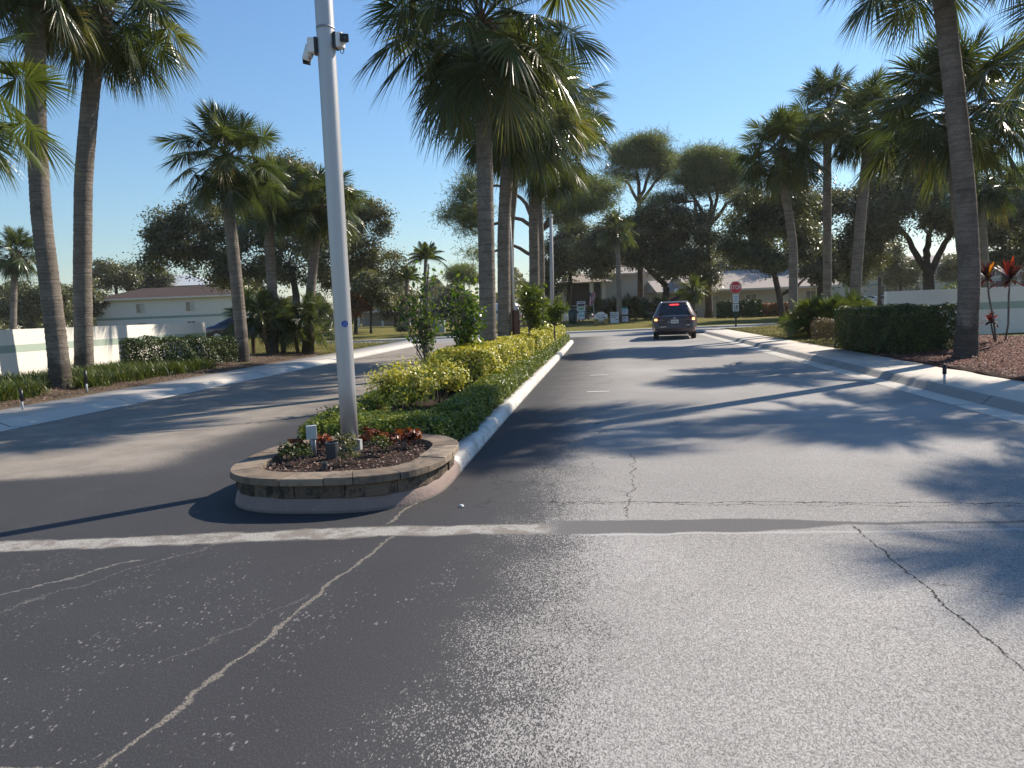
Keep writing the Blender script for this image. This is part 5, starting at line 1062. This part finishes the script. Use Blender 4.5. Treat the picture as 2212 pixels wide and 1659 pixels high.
# framed sign with two panels
Y0 = 58.0; t, p = sgn('dark green framed sign with two pale blue printed panels, rightmost of the entrance signs', 1352, 706, Y0, 0, SG)
m = MB(); rect(m, 1338.5, 664, 1357.5, 703, .02, .05, Y0, p); rect(m, 1343, 662, 1352, 664.5, .02, .05, Y0, p); bd = m.build('frame', M['dkgreen'], t)
for u in (1339, 1354): m = MB(); rect(m, u, 700, u + 2.5, 708, .02, .05, Y0, p); m.build('leg', M['dkgreen'], t)
m = MB(); rect(m, 1340.5, 668.5, 1356.5, 679, -.012, .012, Y0, p); p1 = m.build('upper_panel', M['signw'], t); m = MB(); rect(m, 1340.5, 683.5, 1357, 701.5, -.012, .012, Y0, p); p2 = m.build('lower_panel', M['signw'], t)
m = MB()
for v, a_, b_ in ((671, 1343, 1354), (673.5, 1344, 1353), (676, 1345.5, 1351.5)): rect(m, a_, v - .5, b_, v + .4, -.0195, .002, Y0, p)
m.build('print', M['lblue'], p1); m = MB()
for v, a_, b_ in ((689, 1342.5, 1355), (692, 1347.5, 1350), (695, 1344, 1353.5), (697.8, 1344, 1353.5)): rect(m, a_, v - .5, b_, v + .4, -.0195, .002, Y0, p)
m.build('print', M['lblue'], p2); q = rel(1348.5, 686, Y0, p); text_obj('NO', .10, M['navy'], p2, (q[0], -.020, q[1]), FR, 'lettering', 'CENTER', 1.2, .004)
m = MB(); rect(m, 1341, 665.5, 1356, 667.3, -.0065, .003, Y0, p); m.build('print', M['teal'], bd)
# ------------------------------------------------------------------ lamps and gate
p = ap(1193, 705, 50); p.z = gz(p.x, p.y); tp = ap(1190, 466, 50); t = thing('lamp_post', 'slim grey concrete lamp post with a small cap beyond the median palms', 'lamp post', p)
m = MB(); m.tube([p - Vector((0, 0, .1)), Vector((tp.x, tp.y, tp.z - .1))], [.15, .11], 12); m.build('post', M['conc2'], t, True); m = MB(); m.tube([tp - Vector((0, 0, .12)), tp + Vector((0, 0, .04)), tp + Vector((0, 0, .10))], [.14, .17, .08], 12); m.build('cap', M['conc2'], t, True)
p = ap(1170, 760, 34); p.z = .12; hd = ap(1262, 104, 34); t = thing('street_lamp', 'brown street lamp whose flat head sticks out of the median palm crowns on the right', 'street lamp', p)
pt = Vector((p.x, p.y, hd.z - .25)); m = MB(); m.tube([p - Vector((0, 0, .1)), pt], [.10, .07], 12); m.build('post', M['wood'], t, True); m = MB(); m.tube([pt - Vector((0, 0, .1)), pt + Vector((.6, 0, .18)), hd - Vector((.25, 0, 0))], .03, 8); m.build('arm', M['wood'], t, True)
m = MB(); m.box(hd, (.52, .26, .10), 0, .7); m.build('lamp_head', M['wood'], t)
p = ap(1461, 700, 64); p.z = gz(p.x, p.y); g_ = ap(1461, 628, 64); t = thing('globe_lamp', 'white globe lamp on a thin black post above the car roof', 'lamp post', p)
m = MB(); m.tube([p - Vector((0, 0, .05)), g_ - Vector((0, 0, .2))], [.055, .045], 10); m.build('post', M['iron'], t, True)
m = MB(); m.grid([[tuple(g_ + Vector((math.cos(a) * math.sin(b), math.sin(a) * math.sin(b), math.cos(b))) * .21) for a in np.linspace(0, 2 * math.pi, 21)[:-1]] for b in np.linspace(0.01, math.pi - .01, 12)], True); m.build('globe', M['globe'], t, True)
p = W(tL + .95, 20.4); q = gp(1116, 762, .12); p = ap(1117, 762, 20.5); p.z = .12; t = thing('gate_post', 'brown rectangular barrier post with a raised white gate arm in the golden hedge', 'barrier gate', p); zt = ap(1113, 670, 20.5).z
m = MB(); m.box((p.x, p.y, (zt + p.z) / 2 - .05), (.155, .20, zt - p.z + .1), .35); m.build('post', M['wood'], t); a0_, a1_ = ap(1110.5, 668, 20.55), ap(1099, 420, 20.55)
m = MB(); m.tube([a0_ + Vector((0, .02, -.1)), a1_], [.035, .028], 10); m.build('gate_arm', M['signw'], t, True)
m = MB(); q = ap(1106, 748, 20.4); m.box((q.x, q.y, .45), (.18, .16, .66)); m.build('control_box', M['dkgreen'], t)
# stake lights
def stake(label, u, v0, vm, v1, Yz, z):
    p = gp(u, v1, z); t = thing('stake_light', label, 'path light', p, 'stake lights along the sidewalks'); mid = ap(u, vm, p.y); top = ap(u, v0, p.y)
    m = MB(); m.tube([p - Vector((0, 0, .05)), Vector((p.x, p.y, mid.z))], .020, 8); m.build('stake', M['box'], t, True); m = MB(); m.tube([Vector((p.x, p.y, mid.z)), Vector((p.x, p.y, top.z))], .032, 10); m.build('lamp', M['black'], t, True)
stake('black stake light nearest the left edge on the border grass', 49, 842, 866, 882, 0, .15)
stake('black stake light in front of the second left palm', 188, 800, 828, 846, 0, .2)
stake('black stake light on the mulch in front of the right palm', 2040, 788, 808, 822, 0, .18)
stake('short stake light in the shaded gap of the median border hedge', 1062, 852, 866, 884, 0, .12)
# utility boxes and lawn bits
p = ap(948, 712, 57); p.z = gz(p.x, p.y); t = thing('utility_box', 'grey-green utility cabinet on the lawn behind the young citrus', 'utility box', p); m = MB(); m.box(p + Vector((0, 0, .42)), (.95, .7, .9)); m.build('cabinet', M['util'], t); m = MB(); m.box(p + Vector((0, 0, .895)), (1.0, .75, .05)); m.build('lid', M['signgrey'], t)
p = ap(905, 716, 52); p.z = gz(p.x, p.y)
bush('red_flower_bush', 'small dark bush on the far lawn behind the nearest young citrus', 'shrub', ap(868, 724, 52) * 1 - Vector((0, 0, ap(868, 724, 52).z - p.z)), (.5, .45, .5), 900, .13, .07, M['oak'], None, 5, M['stem'], hr)
m = MB(); m.tube([Vector((p.x, p.y, p.z)), Vector((p.x, p.y, p.z + .55))], .02, 6); t = thing('lawn_marker', 'small red marker disc on a stake on the far lawn', 'marker', p); m.build('stake', M['iron'], t); m = MB(); z_ = ap(905, 708, 52).z; m.tube([Vector((p.x, p.y - .03, z_)), Vector((p.x, p.y + .02, z_))], .17, 14); m.build('disc', M['red'], t)
bush('clipped_bush', 'bright green clipped bush on top of the right wall line behind the leaning palm', 'shrub', Vector((ap(2070, 640, 62).x, 62, .4)), (1.6, 1.2, 1.05), 3200, .15, .08, M['lime'], None, 6, M['stem'], hr)
# a fallen leaf and pebble on the road
p = gp(997, 1093, .006); m = MB(); m.tube([p, p + Vector((0, 0, .012))], [.022, .012], 9); tag(m.build('pebble', M['signw']), 'single pale pebble on the dark asphalt right of the planter', 'pebble')
# ------------------------------------------------------------------ vehicles
LV = [  # z, half width, rear y, front y, exponent
    (.30, .90, .16, 4.92, 6), (.36, .96, .05, 5.02, 6), (.50, .985, .0, 5.08, 6), (.62, .992, .02, 5.10, 6), (.80, .995, .06, 5.06, 6), (.98, .985, .10, 4.92, 6), (1.06, .965, .13, 4.55, 6),
    (1.12, .925, .16, 4.05, 6), (1.22, .875, .22, 3.86, 6), (1.40, .785, .36, 3.50, 6), (1.56, .705, .50, 3.12, 6), (1.64, .650, .60, 2.85, 5), (1.69, .57, .78, 2.55, 4), (1.715, .42, 1.05, 2.25, 4)]
SED = [(.22, .80, .14, 4.45, 6), (.34, .88, .02, 4.58, 6), (.55, .90, .0, 4.60, 6), (.75, .90, .06, 4.5, 6), (.88, .87, .18, 4.25, 6), (.96, .80, .55, 3.3, 6), (1.12, .72, .85, 2.95, 5), (1.30, .62, 1.25, 2.5, 5), (1.39, .55, 1.5, 2.25, 4), (1.42, .4, 1.7, 2.05, 4)]
def car(label, loc, rz, LVL, paint, group, full=False, name='car'):
    t = thing(name, label, 'car', loc, group, rz if rz else 1e-6); Z = np.array([l[0] for l in LVL]); zz = np.unique(np.concatenate([np.linspace(Z[0], Z[-1], 34), Z]))
    I = lambda j, z: np.interp(z, Z, [l[j] for l in LVL])
    na = 60; ang = np.linspace(0, 2 * math.pi, na + 1)[:-1]; ring = []
    for z in zz:
        hw, ry, fy, n = I(1, z), I(2, z), I(3, z), I(4, z); c, s = np.cos(ang), np.sin(ang)
        ring.append(np.column_stack([np.sign(c) * np.abs(c) ** (2 / n) * hw, (ry + fy) / 2 + np.sign(s) * np.abs(s) ** (2 / n) * (fy - ry) / 2, np.full(na, z)]))
    m = MB(); m.grid(np.array(ring)[:, ::-1], True); m.raw(ring[-1], [np.arange(na)]); m.raw(ring[0], [np.arange(na)[::-1]]); body = m.build('body', M[paint], t, True)
    def back(x, z, off=.006):
        hw, ry, fy, n = I(1, z), I(2, z), I(3, z), I(4, z); k = (1 - min(.999, abs(x / hw)) ** n) ** (1 / n); return (x, (ry + fy) / 2 - (fy - ry) / 2 * k - off, z)
    def front(x, z, off=.006):
        hw, ry, fy, n = I(1, z), I(2, z), I(3, z), I(4, z); k = (1 - min(.999, abs(x / hw)) ** n) ** (1 / n); return (x, (ry + fy) / 2 + (fy - ry) / 2 * k + off, z)
    def side(sg, y, z, off=.006):
        hw, ry, fy, n = I(1, z), I(2, z), I(3, z), I(4, z); k = (1 - min(.999, abs((y - (ry + fy) / 2) / ((fy - ry) / 2))) ** n) ** (1 / n); return (sg * (hw * k + off), y, z)
    def patch(fn, x0, x1, z0, z1, nx=10, nz=6, flip=False, **k):
        """x0,x1 : (at z0, at z1)"""
        P = [[fn(x0[0] + (x0[1] - x0[0]) * b + ((x1[0] + (x1[1] - x1[0]) * b) - (x0[0] + (x0[1] - x0[0]) * b)) * a, z0 + (z1 - z0) * b, **k) for b in np.linspace(0, 1, nz)] for a in np.linspace(0, 1, nx)]
        mm = MB(); mm.grid(P[::-1] if flip else P); return mm
    zb, zt = (1.14, 1.575) if full else (.98, 1.30)
    wb, wt = (.80, .60) if full else (.66, .5)
    patch(back, (-wb, -wt), (wb, wt), zb, zt, 14, 8, True).build('rear_window', M['glassd'], t, True)
    patch(front, (-wb, -wt), (wb, wt), zb + .02, zt, 14, 8).build('windscreen', M['glassd'], t, True)
    for sg in (-1, 1):
        sf = lambda y, z, off=.006: side(sg, y, z, off); ys = ((.62, .98), (1.75, 1.75), (1.85, 1.85), (2.95, 2.75)) if full else ((.95, 1.5), (1.75, 1.85), (1.85, 1.95), (2.85, 2.4))
        for a in (0, 2): patch(sf, ys[a], ys[a + 1], zb + .02, zt - .02, 8, 5, sg > 0).build('side_window', M['glassd'], t, True)
        for yw in ((.98, 4.02) if full else (.85, 3.55)):
            r = .34 if full else .31; cx = sg * ((.985 if full else .89) - .13)
            m = MB(); m.tube([(cx - sg * .11, yw, r), (cx - sg * .09, yw, r), (cx + sg * .10, yw, r), (cx + sg * .12, yw, r)], [r * .9, r, r, r * .92], 26); wh_ = m.build('wheel', M['tyre'], t, True); m = MB(); m.tube([(cx + sg * .118, yw, r), (cx + sg * .126, yw, r)], [r * .66, r * .60], 20); m.build('rim', M['rim'], wh_)
            m = MB(); P = [[side(sg, yw + math.cos(a) * (r + .07) * q, max(.31, r + math.sin(a) * (r + .07) * q), .004) for q in (0, .5, 1)] for a in np.linspace(0, math.pi, 14)]; m.grid(P); m.build('wheel_arch', M['trim'], t)
        m = MB(); y_ = 3.35 if full else 2.7; m.box((sg * ((1.06 if full else .94)), y_, zb + .04), (.20, .10, .14)); o = m.build('side_mirror', M[paint], t); bv = o.modifiers.new('b', 'BEVEL'); bv.width = .03; bv.segments = 2
    if not full:
        for sg in (-1, 1): patch(back, (sg * .86, sg * .84), (sg * .45, sg * .5), .66, .82, 8, 4, sg < 0).build('tail_light', M['lens'], t, True); patch(front, (sg * .86, sg * .84), (sg * .45, sg * .5), .62, .76, 8, 4, sg > 0).build('headlight', M['chrome'], t, True)
        return t
    for sg in (-1, 1):
        tl = patch(back, (sg * .975, sg * .968), (sg * .74, sg * .80), .84, 1.06, 8, 6, sg < 0).build('tail_light', M['lens'], t, True)
        m = patch(back, (sg * .76, sg * .80), (sg * .52, sg * .56), 1.00, 1.035, 6, 2, sg < 0); a = patch(back, (sg * .76, sg * .76), (sg * .54, sg * .56), .862, .888, 6, 2, sg < 0); a.build('light_strip', M['lens'], tl); m.build('light_strip', M['lens'], tl)
        m = patch(back, (sg * .74, sg * .74), (sg * .50, sg * .50), .895, .912, 6, 2, sg < 0); m.build('chrome_strip', M['chrome'], tl)
        patch(back, (sg * .90, sg * .90), (sg * .79, sg * .79), .885, .965, 4, 4, sg < 0, off=.012).build('lit_lamp', M['lit'], tl)
        patch(back, (sg * .965, sg * .972), (sg * .91, sg * .905), .40, .56, 4, 4, sg < 0).build('reflector', M['lens'], t)
        m = MB(); m.tube([(sg * .60, .95, 1.70), (sg * .605, 1.1, 1.745), (sg * .60, 2.6, 1.745), (sg * .57, 2.75, 1.70)], .022, 8); m.build('roof_rail', M['chrome'], t, True)
    patch(back, (-.21, -.205), (.21, .205), 1.575, 1.628, 6, 3, True, off=.03).build('brake_light', M['litr'], t)
    m = MB(); q = back(0, 1.66, .0); m.box((0, q[1] + .10, 1.66), (1.12, .26, .03), 0, .95, -.12); m.build('rear_spoiler', M[paint], t)
    m = MB(); m.tube([(0, 1.02, 1.70), (0, .98, 1.76)], [.045, .012], 8); m.build('antenna_fin', M['signw'], t)
    patch(back, (-.80, -.80), (.80, .80), 1.085, 1.105, 14, 2, True, off=.012).build('chrome_strip', M['chrome'], t, True)
    patch(back, (-.62, -.74), (.62, .74), .505, .53, 14, 2, True, off=.004).build('tailgate_seam', M['trim'], t); patch(back, (-.78, -.78), (.78, .78), .31, .37, 14, 3, True, off=.012).build('lower_bumper', M['trim'], t)
    q = back(0, .83, .016); m = MB(); m.box((0, q[1], .83), (.34, .012, .17), 0, 1, -.05); pt_ = m.build('number_plate', M['plate'], t)
    m = MB(); m.box((0, q[1] - .012, .83), (.26, .002, .07), 0, 1, -.05); m.build('print', M['steel'], pt_)
    q = back(0, .985, .012); m = MB()
    for sx in (-.032, .032): m.box((sx, q[1], .985), (.014, .01, .075))
    m.box((0, q[1], .985), (.06, .01, .014)); m.tube([(.06 * math.cos(a) * 1.05, q[1], .985 + .058 * math.sin(a)) for a in np.linspace(0, 2 * math.pi, 17)], .005, 4, False); m.build('emblem', M['chrome'], t)
    for (x, z, w_) in ((-.52, .60, .27), (.60, .655, .17)): q = back(x, z, .008); m = MB(); m.box((x, q[1], z), (w_, .006, .022)); m.build('badge', M['chrome'], t)
    q = back(-.27, .80, .008); m = MB(); m.tube([(-.31, q[1], .82), (-.275, q[1], .785), (-.225, q[1], .845)], .010, 5); m.build('decal', M['signw'], t)
    m = MB(); m.box((0, 2.5, .26), (1.5, 4.2, .12)); m.build('underbody', M['trim'], t); m = MB(); m.tube([(.55, .30, .27), (.55, .06, .27)], .035, 10); m.build('exhaust_pipe', M['steel'], t)
    q = back(-.05, 1.15, .02); m = MB(); m.tube([(.05, q[1], 1.145), (-.45, back(-.45, 1.19, .018)[1], 1.19)], .010, 5); m.build('rear_wiper', M['trim'], t)
    return t
LV = [(a * 1.03, b * 1.045, c * 1.02, d * 1.02, e) for a, b, c, d, e in LV]
c = (ap(1408, 733, 34.4) + ap(1502, 733, 34.4)) / 2; s_ = 34.2
cx = (gp(1408, 735).x + gp(1502, 731).x) / 2
car('dark grey minivan with lit tail lights stopped at the end of the drive', (7.56, 34.0, 0), -rad(11.8), LV, 'paint', None, True, 'minivan')
CG = 'cars parked among the houses'
p = ap(444, 700, 44); car('dark blue parked car behind the left hedge end', (p.x, 44, gz(p.x, 44) + .02), rad(-84), SED, 'paintn', CG)
for u, Yc, rz_, pm, lab in ((128, 62, 80, 'paints', 'silver parked car whose roof shows over the left wall'), (1893, 82, 70, 'paintw', 'white parked car glinting behind the fan palm clump on the right'), (1916, 90, 60, 'paintn', 'navy parked car beside the white one on the right'), (1952, 86, 60, 'paints', 'silver parked car whose roof shows over the left end of the right wall'), (2198, 80, 70, 'paintw', 'white parked car whose roof shows over the right wall at the photo edge')):
    p = ap(u, 690, Yc); car(lab, (p.x, Yc, gz(p.x, Yc) - (.0 if u > 1000 else .2)), rad(rz_), SED, pm, CG)
p = ap(1132, 690, 68); 
car('white parked van seen through the young citrus right of the gate arm', (p.x, 68, gz(p.x, 68)), rad(75), [(l[0] * 1.12, *l[1:]) for l in LV], 'paintw', CG, False, 'van')
for u, lab in ((1208, 'white parked car behind the picket fence'), (1285, 'white parked car behind the picnic table')):
    p = ap(u, 690, 72); car(lab, (p.x, 72, gz(p.x, 72) - .35), rad(85), SED, 'paintw', CG)
clean()
# far wood closing the view
far_rng = np.random.default_rng(77); NT = 60000
a_ = far_rng.uniform(-1.05, .95, NT); rr_ = 150 + 25 * np.sin(a_ * 23) + far_rng.normal(size=NT) * 4; hh_ = (6.5 + 2.2 * np.sin(a_ * 31) + 1.8 * np.sin(a_ * 71 + 1) + 1.2 * np.sin(a_ * 170)) * far_rng.uniform(0, 1, NT) ** .7
pos_ = np.column_stack([np.sin(a_) * rr_, np.cos(a_) * rr_, hh_ + .2]); mb = MB(); leaves(mb, pos_, unit(far_rng.normal(size=(NT, 3)) + [0, -.6, .5]), .95, .6, np.clip(far_rng.normal(.45, .2, NT) + .15 * np.sin(a_ * 90), 0, 1), far_rng)
tag(mb.build('far_wood', M['oak_l']), 'far off belt of trees closing the horizon behind the houses', 'wood', kind='stuff')
clean()


# very thin haze volume added to lift the darks as lens glare does
hz = bpy.data.meshes.new('haze')
hv = [(x, y, z) for z in (-1.2, 34) for y in (-310, 910) for x in (-910, 910)]
hz.from_pydata(hv, [], [(0, 2, 3, 1), (4, 5, 7, 6), (0, 1, 5, 4), (2, 6, 7, 3), (0, 4, 6, 2), (1, 3, 7, 5)]); hm = bpy.data.materials.new('glare_haze'); hm.use_nodes = True; hm.node_tree.nodes.clear()
ho_ = hm.node_tree.nodes.new('ShaderNodeOutputMaterial'); hp_ = hm.node_tree.nodes.new('ShaderNodeVolumePrincipled'); hp_.inputs['Density'].default_value = .00028; hp_.inputs['Color'].default_value = (1, .97, .93, 1); hp_.inputs['Anisotropy'].default_value = .3
hm.node_tree.links.new(hp_.outputs[0], ho_.inputs['Volume']); hz.materials.append(hm); hob = bpy.data.objects.new('haze', hz); C.objects.link(hob); tag(hob, 'thin haze volume added over the whole scene, standing in for lens glare', kind='stuff')
